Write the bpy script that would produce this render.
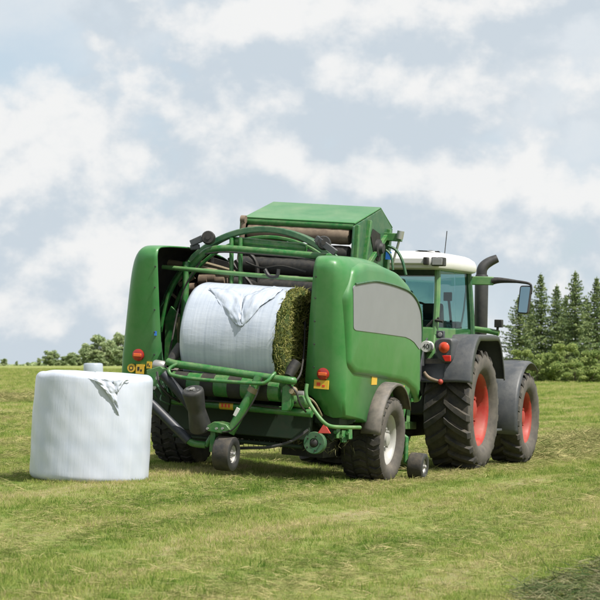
import bpy, math, random
import numpy as np
from mathutils import Matrix, Vector

for o in list(bpy.data.objects):
    bpy.data.objects.remove(o)
sc = bpy.context.scene
COL = sc.collection
random.seed(7)
rng = np.random.default_rng(11)
PI = math.pi

# ------------------------------------------------------------------ camera
FPX, HZ, CAMH = 2250.0, 364.0, 1.4          # focal length in pixels of the 600 px frame, horizon row, eye height
PITCH = math.atan((HZ - 300) / FPX)
cam_d = bpy.data.cameras.new('camera')
cam = bpy.data.objects.new('camera', cam_d)
COL.objects.link(cam)
cam.location = (0, 0, CAMH)
cam.rotation_euler = (PI / 2 + PITCH, 0, 0)
cam_d.sensor_width = 36
cam_d.lens = 36 * FPX / 600
cam_d.clip_start, cam_d.clip_end = 0.5, 9000
cam_d.dof.use_dof = True
cam_d.dof.focus_distance = 26.5
cam_d.dof.aperture_fstop = 8
sc.camera = cam
sc.render.resolution_x = sc.render.resolution_y = 1024

# ------------------------------------------------------------------ light
SUN_AZ = math.radians(128)                   # clockwise from +Y
SUN_EL = math.radians(56)
sdir = Vector((math.sin(SUN_AZ) * math.cos(SUN_EL), math.cos(SUN_AZ) * math.cos(SUN_EL), math.sin(SUN_EL)))
sun_d = bpy.data.lights.new('sun', 'SUN')
sun_d.energy = 4.8
sun_d.angle = math.radians(0.6)
sun_d.color = (1.0, 0.95, 0.87)
sun = bpy.data.objects.new('sun', sun_d)
COL.objects.link(sun)
sun.rotation_euler = (-sdir).to_track_quat('-Z', 'Y').to_euler()

world = bpy.data.worlds.new('World')
sc.world = world
world.use_nodes = True
wn, wl = world.node_tree.nodes, world.node_tree.links
wn.clear()


def N(nodes, t, **kw):
    n = nodes.new(t)
    for k, v in kw.items():
        if k.startswith('_'):
            n.inputs[k[1:]].default_value = v
        else:
            setattr(n, k, v)
    return n


def build_world():
    out = N(wn, 'ShaderNodeOutputWorld')
    bg = N(wn, 'ShaderNodeBackground')
    bg.inputs['Strength'].default_value = 0.1
    sky = N(wn, 'ShaderNodeTexSky')
    sky.sky_type = 'NISHITA'
    sky.sun_disc = False
    sky.sun_elevation = SUN_EL
    sky.sun_rotation = SUN_AZ
    sky.dust_density = 1.6
    sky.air_density = 1.0
    tc = N(wn, 'ShaderNodeTexCoord')

    def dens(off, scale):
        mp = N(wn, 'ShaderNodeMapping')
        mp.inputs['Scale'].default_value = (1, 1, 1.3)
        mp.inputs['Location'].default_value = off
        wl.new(tc.outputs['Generated'], mp.inputs['Vector'])
        n = N(wn, 'ShaderNodeTexNoise', _Scale=scale, _Detail=9.0, _Roughness=0.55, _Distortion=0.1)
        wl.new(mp.outputs[0], n.inputs['Vector'])
        return n.outputs['Fac']

    def math_(op, a, b, clamp=False):
        m = N(wn, 'ShaderNodeMath', operation=op, use_clamp=clamp)
        for i, q in enumerate((a, b)):
            if isinstance(q, (int, float)):
                m.inputs[i].default_value = q
            else:
                wl.new(q, m.inputs[i])
        return m.outputs[0]
    def smooth(val, f0, f1, t0=0.0, t1=1.0):
        m = N(wn, 'ShaderNodeMapRange', clamp=True)
        m.interpolation_type = 'SMOOTHSTEP'
        wl.new(val, m.inputs['Value'])
        for k, q in zip(('From Min', 'From Max', 'To Min', 'To Max'), (f0, f1, t0, t1)):
            m.inputs[k].default_value = q
        return m.outputs[0]

    def mixc(fac, a, b):
        m = N(wn, 'ShaderNodeMix', data_type='RGBA')
        wl.new(fac, m.inputs['Factor'])
        for k, q in (('A', a), ('B', b)):
            if isinstance(q, tuple):
                m.inputs[k].default_value = (*q, 1)
            else:
                wl.new(q, m.inputs[k])
        return m.outputs['Result']
    # thin high veil over the blue
    veil = dens((7.1, 4.4, 2.2), 6.5)
    c0 = mixc(smooth(veil, 0.30, 0.56, 0.66, 0.97), sky.outputs[0], mixc(smooth(veil, 0.40, 0.62), (4.1, 4.85, 5.5), (5.1, 5.45, 5.75)))
    # heaped clouds: sunlit crowns, soft blue-grey undersides
    def billow(off):
        mp = N(wn, 'ShaderNodeMapping')
        mp.inputs['Scale'].default_value = (1, 1, 1.25)
        mp.inputs['Location'].default_value = off
        wl.new(tc.outputs['Generated'], mp.inputs['Vector'])
        pf = N(wn, 'ShaderNodeTexNoise', _Scale=21.0, _Detail=6.0, _Roughness=0.58, _Distortion=0.08)
        wl.new(mp.outputs[0], pf.inputs['Vector'])
        n = N(wn, 'ShaderNodeTexNoise', _Scale=8.5, _Detail=4.0, _Roughness=0.5)
        wl.new(mp.outputs[0], n.inputs['Vector'])
        return math_('ADD', math_('MULTIPLY', n.outputs['Fac'], 0.60), math_('MULTIPLY', pf.outputs['Fac'], 0.40))
    base = (8.8, 5.5, 2.6)
    d1 = billow(base)
    d2 = billow((base[0] + 0.006, base[1], base[2] + 0.020))
    lit = smooth(math_('SUBTRACT', d1, d2), -0.05, 0.065)
    ccol = mixc(lit, (4.1, 4.62, 5.1), (6.25, 6.25, 6.2))
    mixo = mixc(smooth(d1, 0.40, 0.49, 0.0, 0.93), c0, ccol)
    class _R: pass
    mix = _R()
    mix.outputs = {'Result': mixo}
    wl.new(mix.outputs['Result'], bg.inputs['Color'])
    wl.new(bg.outputs[0], out.inputs['Surface'])


build_world()
sc.view_settings.view_transform = 'Standard'
sc.view_settings.look = 'None'
sc.view_settings.exposure = 0.55
sc.view_settings.gamma = 1.0

# ------------------------------------------------------------------ pixel rays and machine frames
EYE = np.array([0, 0, CAMH])
FWD = np.array([0, math.cos(PITCH), math.sin(PITCH)])
UPV = np.array([0, -math.sin(PITCH), math.cos(PITCH)])


def ray(x, y):
    return np.array([1, 0, 0]) * (x - 300) / FPX + FWD + UPV * (300 - y) / FPX


class Frame:
    """yawed (to the right) and rolled (right side down) frame; u right, v forward, z up"""
    def __init__(s, yaw, roll, anchor_local, anchor_world):
        th, ph = math.radians(yaw), math.radians(roll)
        r = np.array([math.cos(th), -math.sin(th), 0])
        h = np.array([math.sin(th), math.cos(th), 0])
        Z = np.array([0, 0, 1.0])
        s.R = np.array([r * math.cos(ph) - Z * math.sin(ph), h, Z * math.cos(ph) + r * math.sin(ph)])
        s.O = np.array(anchor_world) - np.array(anchor_local) @ s.R

    def at(s, x, y, ax, val):
        d = ray(x, y)
        i = 'uvz'.index(ax)
        n = s.R[i]
        t = (val - (EYE - s.O) @ n) / (d @ n)
        return s.R @ (EYE + t * d - s.O)

    def matrix(s):
        M = Matrix.Identity(4)
        for i in range(3):
            for j in range(3):
                M[j][i] = s.R[i][j]
            M[i][3] = s.O[i]
        return M


BF = Frame(20, 4.2, (1.22, 0, 0), (0.837, 26.9, -0.01))
TF = Frame(20, 1.2, (0.95, 0, 0), (2.16, 30.35, -0.035))


def ground_z(x, y):
    x = np.asarray(x, float)
    y = np.asarray(y, float)
    g = -0.6 * np.tanh(x / 30)
    t = np.maximum(0.0, 0.86 - x)
    g = g + 0.074 * t * np.exp(-(np.minimum(x, 0) / 3.4) ** 2 - ((y - 27.0) / 6.5) ** 2)
    g = g + 0.018 * np.sin(x * 1.7 + y * 0.45) * np.sin(y * 0.8 - x * 0.35) * np.exp(-((y - 27) / 60) ** 2)
    return g


# ------------------------------------------------------------------ mesh builder
class MB:
    def __init__(s):
        s.v, s.f, s.m = [], [], []

    def add(s, vs, fs, mi=0):
        b = len(s.v)
        s.v.extend([tuple(map(float, q)) for q in vs])
        for f in fs:
            s.f.append(tuple(b + i for i in f))
            s.m.append(mi)
        return s

    def box(s, lo, hi, mi=0):
        (a, b, c), (d, e, f) = lo, hi
        vs = [(a, b, c), (d, b, c), (d, e, c), (a, e, c), (a, b, f), (d, b, f), (d, e, f), (a, e, f)]
        return s.add(vs, [(0, 3, 2, 1), (4, 5, 6, 7), (0, 1, 5, 4), (1, 2, 6, 5), (2, 3, 7, 6), (3, 0, 4, 7)], mi)

    def bar(s, p0, p1, w, t, upv=(0, 0, 1), mi=0):
        p0, p1 = np.array(p0, float), np.array(p1, float)
        d = p1 - p0
        d /= np.linalg.norm(d)
        a = np.cross(d, upv)
        if np.linalg.norm(a) < 1e-4:
            a = np.cross(d, (1, 0, 0))
        a /= np.linalg.norm(a)
        b = np.cross(a, d)
        vs = []
        for p in (p0, p1):
            for sa, sb in ((-1, -1), (1, -1), (1, 1), (-1, 1)):
                vs.append(p + a * sa * w / 2 + b * sb * t / 2)
        return s.add(vs, [(3, 2, 1, 0), (4, 5, 6, 7), (0, 1, 5, 4), (1, 2, 6, 5), (2, 3, 7, 6), (3, 0, 4, 7)], mi)

    def cone(s, p0, p1, r0, r1=None, n=20, caps=True, mi=0):
        return s.lathe(p0, np.array(p1, float) - np.array(p0, float), [(0, r0), (1, r0 if r1 is None else r1)], n, caps, mi, True)

    def lathe(s, org, axis, prof, n=32, caps=True, mi=0, rel=False):
        """prof: (distance along axis, radius)"""
        org, axis = np.array(org, float), np.array(axis, float)
        L = np.linalg.norm(axis)
        d = axis / L
        a = np.cross(d, (0, 0, 1))
        if np.linalg.norm(a) < 1e-3:
            a = np.cross(d, (0, 1, 0))
        a /= np.linalg.norm(a)
        b = np.cross(d, a)
        vs, fs = [], []
        for (t, r) in prof:
            c = org + d * t * (L if rel else 1)
            for k in range(n):
                q = 2 * PI * k / n
                vs.append(c + (a * math.cos(q) + b * math.sin(q)) * r)
        for i in range(len(prof) - 1):
            for k in range(n):
                k2 = (k + 1) % n
                fs.append((i * n + k, i * n + k2, (i + 1) * n + k2, (i + 1) * n + k))
        if caps:
            fs.append(tuple(range(n - 1, -1, -1)))
            fs.append(tuple((len(prof) - 1) * n + k for k in range(n)))
        return s.add(vs, fs, mi)

    def tube(s, pts, r, n=10, smooth=0, mi=0, closed=False):
        pts = [np.array(p, float) for p in pts]
        n_in = len(pts)
        if smooth:
            pts = catmull(pts, smooth)
        P = np.array(pts)
        if hasattr(r, '__len__') and len(r) != len(P):
            r = np.interp(np.linspace(0, n_in - 1, len(P)), range(n_in), r)
        m = len(P)
        T = np.zeros_like(P)
        T[1:-1] = P[2:] - P[:-2]
        T[0], T[-1] = P[1] - P[0], P[-1] - P[-2]
        T /= np.linalg.norm(T, axis=1)[:, None]
        up = np.array([0.13, 0.21, 1.0])
        if abs(T[0] @ up) / np.linalg.norm(up) > 0.9:
            up = np.array([1.0, 0.1, 0.0])
        A = np.cross(T[0], up)
        A /= np.linalg.norm(A)
        vs, fs = [], []
        for i in range(m):
            A = A - T[i] * (A @ T[i])
            A /= np.linalg.norm(A)
            Bv = np.cross(T[i], A)
            rr = r[i] if hasattr(r, '__len__') else r
            for k in range(n):
                q = 2 * PI * k / n
                vs.append(P[i] + (A * math.cos(q) + Bv * math.sin(q)) * rr)
        for i in range(m - 1):
            for k in range(n):
                k2 = (k + 1) % n
                fs.append((i * n + k, i * n + k2, (i + 1) * n + k2, (i + 1) * n + k))
        fs.append(tuple(range(n - 1, -1, -1)))
        fs.append(tuple((m - 1) * n + k for k in range(n)))
        return s.add(vs, fs, mi)

    def prism(s, poly, d, mi=0):
        """poly: 3-D points of a planar outline, extruded by vector d"""
        n = len(poly)
        d = np.array(d, float)
        vs = [np.array(p, float) for p in poly] + [np.array(p, float) + d for p in poly]
        fs = [tuple(range(n - 1, -1, -1)), tuple(range(n, 2 * n))]
        fs += [(i, (i + 1) % n, n + (i + 1) % n, n + i) for i in range(n)]
        return s.add(vs, fs, mi)

    def grid(s, rows, mi=0, wrap=False):
        """rows: list of equal-length lists of points"""
        n = len(rows[0])
        vs = [p for r in rows for p in r]
        fs = []
        for i in range(len(rows) - 1):
            for k in range(n if wrap else n - 1):
                k2 = (k + 1) % n
                fs.append((i * n + k, i * n + k2, (i + 1) * n + k2, (i + 1) * n + k))
        return s.add(vs, fs, mi)

    def mesh(s, name, mats, angle=38):
        me = bpy.data.meshes.new(name)
        me.from_pydata(s.v, [], s.f)
        for m in (mats if isinstance(mats, (list, tuple)) else [mats]):
            me.materials.append(m)
        me.polygons.foreach_set('material_index', s.m)
        me.validate()
        me.polygons.foreach_set('use_smooth', [True] * len(me.polygons))
        if angle < 180:
            me.set_sharp_from_angle(angle=math.radians(angle))
        me.update()
        return me

    def build(s, name, mats, parent=None, bevel=0, solid=0, angle=38, fix=False):
        me = s.mesh(name, mats, angle)
        if fix:
            import bmesh
            bm = bmesh.new()
            bm.from_mesh(me)
            bmesh.ops.recalc_face_normals(bm, faces=bm.faces)
            bm.to_mesh(me)
            bm.free()
            me.set_sharp_from_angle(angle=math.radians(angle))
        o = bpy.data.objects.new(name, me)
        COL.objects.link(o)
        if parent:
            o.parent = parent
        if solid:
            md = o.modifiers.new('solid', 'SOLIDIFY')
            md.thickness = solid
            md.offset = -1
        if bevel:
            md = o.modifiers.new('bevel', 'BEVEL')
            md.width = bevel
            md.segments = 2
            md.limit_method = 'ANGLE'
            md.angle_limit = math.radians(40)
        return o


def catmull(pts, sub):
    out = []
    n = len(pts)
    for i in range(n - 1):
        p0, p1, p2, p3 = pts[max(i - 1, 0)], pts[i], pts[i + 1], pts[min(i + 2, n - 1)]
        for k in range(sub):
            t = k / sub
            out.append(0.5 * ((2 * p1) + (-p0 + p2) * t + (2 * p0 - 5 * p1 + 4 * p2 - p3) * t * t + (-p0 + 3 * p1 - 3 * p2 + p3) * t ** 3))
    out.append(pts[-1])
    return out


def empty(name, M=None):
    o = bpy.data.objects.new(name, None)
    COL.objects.link(o)
    o.empty_display_size = 0.2
    if M is not None:
        o.matrix_world = M
    return o


def tag(o, label=None, cat=None, group=None, kind=None):
    for k, v in (('label', label), ('category', cat), ('group', group), ('kind', kind)):
        if v:
            o[k] = v
    return o


# ------------------------------------------------------------------ materials
def mat(name, col, rough=0.5, metal=0.0, dust=None, dust_amt=0.4, dust_scale=6.0, bump=0.0, bump_scale=60.0,
        coat=0.0, var=0.12, spec=0.5, trans=0.0, vscale=3.0):
    m = bpy.data.materials.new(name)
    m.use_nodes = True
    nd, lk = m.node_tree.nodes, m.node_tree.links
    b = nd['Principled BSDF']
    b.inputs['Roughness'].default_value = rough
    b.inputs['Metallic'].default_value = metal
    b.inputs['Specular IOR Level'].default_value = spec
    if coat:
        b.inputs['Coat Weight'].default_value = coat
        b.inputs['Coat Roughness'].default_value = 0.15
    geo = N(nd, 'ShaderNodeNewGeometry')
    n1 = N(nd, 'ShaderNodeTexNoise', _Scale=vscale, _Detail=5.0, _Roughness=0.6)
    lk.new(geo.outputs['Position'], n1.inputs['Vector'])
    mr = N(nd, 'ShaderNodeMapRange')
    lk.new(n1.outputs['Fac'], mr.inputs['Value'])
    mr.inputs['From Min'].default_value, mr.inputs['From Max'].default_value = 0.3, 0.7
    mr.inputs['To Min'].default_value, mr.inputs['To Max'].default_value = 1 - var, 1 + var
    mul = N(nd, 'ShaderNodeVectorMath', operation='SCALE')
    mul.inputs[0].default_value = col[:3]
    lk.new(mr.outputs[0], mul.inputs['Scale'])
    cur = mul.outputs[0]
    if dust:
        n2 = N(nd, 'ShaderNodeTexNoise', _Scale=dust_scale, _Detail=8.0, _Roughness=0.68)
        lk.new(geo.outputs['Position'], n2.inputs['Vector'])
        r2 = N(nd, 'ShaderNodeMapRange', clamp=True)
        lk.new(n2.outputs['Fac'], r2.inputs['Value'])
        r2.inputs['From Min'].default_value, r2.inputs['From Max'].default_value = 0.38, 0.72
        r2.inputs['To Max'].default_value = dust_amt
        # dust settles on faces that look up
        sep = N(nd, 'ShaderNodeSeparateXYZ')
        lk.new(geo.outputs['Normal'], sep.inputs[0])
        r3 = N(nd, 'ShaderNodeMapRange', clamp=True)
        lk.new(sep.outputs['Z'], r3.inputs['Value'])
        r3.inputs['From Min'].default_value = -0.2
        r3.inputs['To Min'].default_value, r3.inputs['To Max'].default_value = 0.55, 1.25
        mm = N(nd, 'ShaderNodeMath', operation='MULTIPLY', use_clamp=True)
        lk.new(r2.outputs[0], mm.inputs[0])
        lk.new(r3.outputs[0], mm.inputs[1])
        mx = N(nd, 'ShaderNodeMix', data_type='RGBA')
        lk.new(mm.outputs[0], mx.inputs['Factor'])
        lk.new(cur, mx.inputs['A'])
        mx.inputs['B'].default_value = (*dust, 1)
        cur = mx.outputs['Result']
        rr = N(nd, 'ShaderNodeMapRange')
        lk.new(mm.outputs[0], rr.inputs['Value'])
        rr.inputs['To Min'].default_value, rr.inputs['To Max'].default_value = rough, min(1.0, rough + 0.4)
        lk.new(rr.outputs[0], b.inputs['Roughness'])
    lk.new(cur, b.inputs['Base Color'])
    if trans:
        b.inputs['Transmission Weight'].default_value = trans
    if bump:
        n3 = N(nd, 'ShaderNodeTexNoise', _Scale=bump_scale, _Detail=6.0)
        lk.new(geo.outputs['Position'], n3.inputs['Vector'])
        bp = N(nd, 'ShaderNodeBump', _Strength=bump, _Distance=0.02)
        lk.new(n3.outputs['Fac'], bp.inputs['Height'])
        lk.new(bp.outputs[0], b.inputs['Normal'])
    return m


DUST = (0.34, 0.29, 0.19)
M = {}
M['green'] = mat('green_paint', (0.029, 0.168, 0.039), 0.40, dust=(0.26, 0.31, 0.20), dust_amt=0.30, dust_scale=2.6, coat=0.2, var=0.05, bump=0.02, bump_scale=9)
M['green2'] = mat('green_frame_paint', (0.014, 0.135, 0.024), 0.40, dust=DUST, dust_amt=0.35, dust_scale=14, coat=0.2)
M['ringgreen'] = mat('dark_green_paint', (0.022, 0.098, 0.045), 0.42, dust=DUST, dust_amt=0.25, dust_scale=12)
M['undergreen'] = mat('grimy_shade_green_paint', (0.005, 0.022, 0.008), 0.65, dust=(0.035, 0.032, 0.022), dust_amt=0.6, dust_scale=9)  # green darkened to put the underbody shade into the colour, plus some grime
M['tgreen'] = mat('tractor_green_paint', (0.06, 0.19, 0.055), 0.35, dust=DUST, dust_amt=0.35, coat=0.2)
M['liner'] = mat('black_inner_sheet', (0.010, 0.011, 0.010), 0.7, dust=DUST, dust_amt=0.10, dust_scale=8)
M['black'] = mat('black_plastic', (0.012, 0.012, 0.013), 0.5, dust=DUST, dust_amt=0.10, dust_scale=20)
M['navy'] = mat('dark_rubber_sleeve', (0.018, 0.023, 0.035), 0.45, dust=DUST, dust_amt=0.08, dust_scale=14)
M['fender'] = mat('grey_fender_plastic', (0.045, 0.05, 0.058), 0.45, dust=(0.17, 0.165, 0.155), dust_amt=0.4, dust_scale=5, bump=0.05, bump_scale=40)
M['dustyfender'] = mat('dusty_mudguard_plastic', (0.10, 0.092, 0.085), 0.6, dust=(0.3, 0.25, 0.21), dust_amt=0.6, dust_scale=6)
M['drum'] = mat('dark_grey_plastic_roll', (0.024, 0.025, 0.027), 0.5, dust=(0.2,0.18,0.14), dust_amt=0.15, dust_scale=14)
M['grey'] = mat('grey_decal_foil', (0.205, 0.21, 0.23), 0.40, dust=(0.25, 0.25, 0.255), dust_amt=0.35, dust_scale=4, var=0.05)
M['steel'] = mat('bare_steel', (0.42, 0.42, 0.42), 0.4, metal=0.7, dust=DUST, dust_amt=0.35, dust_scale=12)
M['rim'] = mat('silver_rim_paint', (0.37, 0.37, 0.36), 0.42, metal=0.15, dust=DUST, dust_amt=0.35, dust_scale=8)
M['white'] = mat('white_paint', (0.60, 0.60, 0.585), 0.35, dust=DUST, dust_amt=0.12, dust_scale=5, var=0.03, coat=0.2)
M['red'] = mat('red_rim_paint', (0.31, 0.018, 0.012), 0.5, dust=(0.26, 0.14, 0.09), dust_amt=0.5, dust_scale=7)
M['rubber'] = mat('tread_rubber', (0.020, 0.020, 0.021), 0.75, dust=(0.16, 0.13, 0.085), dust_amt=0.45, dust_scale=9, bump=0.15, bump_scale=30)
M['sidewall'] = mat('dusty_sidewall_rubber', (0.062, 0.056, 0.050), 0.85, dust=(0.155, 0.135, 0.11), dust_amt=0.8, dust_scale=7, bump=0.1, bump_scale=35)
M['rust'] = mat('dusty_brown_roller', (0.12, 0.085, 0.06), 0.7, dust=(0.28, 0.22, 0.155), dust_amt=0.7, dust_scale=9)
M['tan'] = mat('dusty_tan_tube', (0.20, 0.165, 0.10), 0.6, dust=(0.3, 0.25, 0.165), dust_amt=0.6, dust_scale=12)
M['redlens'] = mat('red_lens', (0.30, 0.014, 0.010), 0.25, coat=0.5)
M['orange'] = mat('orange_lens', (0.62, 0.10, 0.012), 0.3, coat=0.5)
M['yellow'] = mat('yellow_sticker', (0.60, 0.37, 0.03), 0.5, dust=DUST, dust_amt=0.2, var=0.05)
M['blue'] = mat('blue_sticker', (0.03, 0.16, 0.55), 0.45)
M['ink'] = mat('black_print', (0.02, 0.02, 0.02), 0.6)
M['redink'] = mat('red_print', (0.6, 0.05, 0.02), 0.6)
M['lampglass'] = mat('lamp_glass', (0.5, 0.5, 0.5), 0.12, metal=0.5)
M['mirror'] = mat('mirror_glass', (0.22, 0.33, 0.38), 0.04, metal=1.0, var=0.02)
M['seat'] = mat('dark_seat_fabric', (0.03, 0.04, 0.05), 0.85)
M['bark'] = mat('bark', (0.10, 0.075, 0.055), 0.9, var=0.3, bump=0.3, bump_scale=12)


def glass_mat():
    m = bpy.data.materials.new('tinted_cab_glass')
    m.use_nodes = True
    nd, lk = m.node_tree.nodes, m.node_tree.links
    nd.clear()
    out = N(nd, 'ShaderNodeOutputMaterial')
    tr = N(nd, 'ShaderNodeBsdfTransparent')
    tr.inputs[0].default_value = (0.64, 0.79, 0.78, 1)
    gl = N(nd, 'ShaderNodeBsdfGlossy')
    gl.inputs['Roughness'].default_value = 0.02
    mx = N(nd, 'ShaderNodeMixShader', _Fac=0.09)
    lk.new(tr.outputs[0], mx.inputs[1])
    lk.new(gl.outputs[0], mx.inputs[2])
    lk.new(mx.outputs[0], out.inputs[0])
    return m


M['glass'] = glass_mat()


def film_mat(name, col, axis, lo=0.80):
    """stretch film: fine wrap lines round the axis and soft creases"""
    m = bpy.data.materials.new(name)
    m.use_nodes = True
    nd, lk = m.node_tree.nodes, m.node_tree.links
    b = nd['Principled BSDF']
    b.inputs['Roughness'].default_value = 0.30
    b.inputs['Specular IOR Level'].default_value = 0.55
    b.inputs['Subsurface Weight'].default_value = 0.0
    tc = N(nd, 'ShaderNodeTexCoord')
    mp = N(nd, 'ShaderNodeMapping')
    mp.inputs['Scale'].default_value = (6, 6, 0.3) if axis == 'z' else (0.5, 2.5, 2.5)
    lk.new(tc.outputs['Object'], mp.inputs[0])
    n1 = N(nd, 'ShaderNodeTexNoise', _Scale=2.2, _Detail=6.0, _Roughness=0.65)
    lk.new(mp.outputs[0], n1.inputs['Vector'])
    mp2 = N(nd, 'ShaderNodeMapping')
    mp2.inputs['Scale'].default_value = (0.15, 0.15, 1.8) if axis == 'z' else (17, 0.35, 0.35)
    lk.new(tc.outputs['Object'], mp2.inputs[0])
    n2 = N(nd, 'ShaderNodeTexNoise', _Scale=2.0, _Detail=1.0 if axis == 'z' else 5.0, _Roughness=0.6)
    lk.new(mp2.outputs[0], n2.inputs['Vector'])
    n4 = N(nd, 'ShaderNodeTexNoise', _Scale=3.0, _Detail=4.0, _Roughness=0.6)
    lk.new(tc.outputs['Object'], n4.inputs['Vector'])
    ad = N(nd, 'ShaderNodeMath', operation='ADD')
    lk.new(n1.outputs['Fac'], ad.inputs[0])
    lk.new(n2.outputs['Fac'], ad.inputs[1])
    ad2 = N(nd, 'ShaderNodeMath', operation='MULTIPLY_ADD')
    lk.new(n4.outputs['Fac'], ad2.inputs[0])
    ad2.inputs[1].default_value = 0.5
    lk.new(ad.outputs[0], ad2.inputs[2])
    mr = N(nd, 'ShaderNodeMapRange', clamp=True)
    lk.new(ad2.outputs[0], mr.inputs['Value'])
    mr.inputs['From Min'].default_value, mr.inputs['From Max'].default_value = 0.95, 1.55
    mx = N(nd, 'ShaderNodeMix', data_type='RGBA')
    lk.new(mr.outputs[0], mx.inputs['Factor'])
    mx.inputs['A'].default_value = (col[0] * lo, col[1] * (lo + 0.035), col[2] * (lo + 0.08), 1)
    mx.inputs['B'].default_value = (*col, 1)
    lk.new(mx.outputs['Result'], b.inputs['Base Color'])
    # fine creases of the stretched film
    mp5 = N(nd, 'ShaderNodeMapping')
    mp5.inputs['Scale'].default_value = (16, 16, 5) if axis == 'z' else (5, 14, 14)
    lk.new(tc.outputs['Object'], mp5.inputs[0])
    n5 = N(nd, 'ShaderNodeTexNoise', _Scale=1.6, _Detail=5.0, _Roughness=0.6, _Distortion=0.8)
    n5.noise_type = 'RIDGED_MULTIFRACTAL'
    lk.new(mp5.outputs[0], n5.inputs['Vector'])
    ad5 = N(nd, 'ShaderNodeMath', operation='MULTIPLY_ADD')
    lk.new(n5.outputs['Fac'], ad5.inputs[0])
    ad5.inputs[1].default_value = 0.22
    lk.new(ad.outputs[0], ad5.inputs[2])
    bp = N(nd, 'ShaderNodeBump', _Strength=0.5, _Distance=0.010)
    lk.new(ad5.outputs[0], bp.inputs['Height'])
    lk.new(bp.outputs[0], b.inputs['Normal'])
    return m


M['film'] = film_mat('white_stretch_film', (0.52, 0.552, 0.63), 'z', 0.82)
M['film2'] = film_mat('white_stretch_film_on_table', (0.45, 0.49, 0.56), 'x', 0.70)


def plant_mat(name, cols, scale, rnd=0.25, transl=0.35, stretch=(1, 1, 1), detail=6.0, fine=0):
    """ramp of plant colours over a world-space noise, varied per leaf clump"""
    m = bpy.data.materials.new(name)
    m.use_nodes = True
    nd, lk = m.node_tree.nodes, m.node_tree.links
    nd.clear()
    out = N(nd, 'ShaderNodeOutputMaterial')
    geo = N(nd, 'ShaderNodeNewGeometry')
    mp = N(nd, 'ShaderNodeMapping')
    mp.inputs['Scale'].default_value = stretch
    mp0 = N(nd, 'ShaderNodeMapping')
    mp0.inputs['Rotation'].default_value = (0, 0, math.radians(20))      # along the mowing direction
    lk.new(geo.outputs['Position'], mp0.inputs[0])
    lk.new(mp0.outputs[0], mp.inputs[0])
    n1 = N(nd, 'ShaderNodeTexNoise', _Scale=scale, _Detail=detail, _Roughness=0.62)
    lk.new(mp.outputs[0], n1.inputs['Vector'])
    oi = N(nd, 'ShaderNodeObjectInfo')
    src = oi.outputs['Random'] if not fine else geo.outputs['Random Per Island']
    ad = N(nd, 'ShaderNodeMath', operation='MULTIPLY_ADD')
    lk.new(src, ad.inputs[0])
    ad.inputs[1].default_value = rnd
    lk.new(n1.outputs['Fac'], ad.inputs[2])
    sb = N(nd, 'ShaderNodeMath', operation='SUBTRACT')
    lk.new(ad.outputs[0], sb.inputs[0])
    sb.inputs[1].default_value = rnd / 2
    cr = N(nd, 'ShaderNodeValToRGB')
    el = cr.color_ramp.elements
    while len(el) < len(cols):
        el.new(0.5)
    for e, (p, c) in zip(el, cols):
        e.position = p
        e.color = (*c, 1)
    lk.new(sb.outputs[0], cr.inputs[0])
    df = N(nd, 'ShaderNodeBsdfDiffuse')
    tr = N(nd, 'ShaderNodeBsdfTranslucent')
    mx = N(nd, 'ShaderNodeMixShader', _Fac=transl)
    lk.new(cr.outputs[0], df.inputs[0])
    lk.new(cr.outputs[0], tr.inputs[0])
    lk.new(df.outputs[0], mx.inputs[1])
    lk.new(tr.outputs[0], mx.inputs[2])
    lk.new(mx.outputs[0], out.inputs[0])
    return m


GRASS_COLS = [(0.28, (0.10, 0.185, 0.032)), (0.42, (0.215, 0.295, 0.062)), (0.55, (0.375, 0.41, 0.125)), (0.70, (0.50, 0.43, 0.235))]
M['grass'] = plant_mat('mown_grass_blades', GRASS_COLS, 0.55, rnd=0.34, transl=0.5, stretch=(1.9, 0.13, 1))
M['hay'] = plant_mat('cut_grass_hay', [(0.25, (0.13, 0.16, 0.05)), (0.5, (0.27, 0.27, 0.11)), (0.75, (0.44, 0.38, 0.19))], 5.0, rnd=0.5, transl=0.25)
M['haydark'] = plant_mat('damp_cut_grass', [(0.25, (0.05, 0.085, 0.03)), (0.5, (0.12, 0.14, 0.065)), (0.75, (0.24, 0.22, 0.13))], 6.0, rnd=0.5, transl=0.2)
M['strand'] = plant_mat('silage_strands', [(0.2, (0.11, 0.13, 0.03)), (0.5, (0.24, 0.25, 0.075)), (0.8, (0.39, 0.37, 0.15))], 9.0, rnd=0.7, transl=0.2, fine=1)
M['spruce'] = plant_mat('spruce_needles', [(0.25, (0.095, 0.145, 0.07)), (0.5, (0.19, 0.25, 0.115)), (0.8, (0.31, 0.36, 0.16))], 0.9, rnd=0.55, transl=0.25, fine=1)
M['leaf'] = plant_mat('bush_leaves', [(0.25, (0.15, 0.22, 0.075)), (0.5, (0.27, 0.35, 0.115)), (0.8, (0.41, 0.46, 0.18))], 0.6, rnd=0.55, transl=0.35, fine=1)
M['farleaf'] = plant_mat('far_tree_leaves', [(0.25, (0.22, 0.30, 0.15)), (0.5, (0.34, 0.42, 0.22)), (0.8, (0.45, 0.49, 0.28))], 0.2, rnd=0.5, transl=0.3, fine=1)


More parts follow.
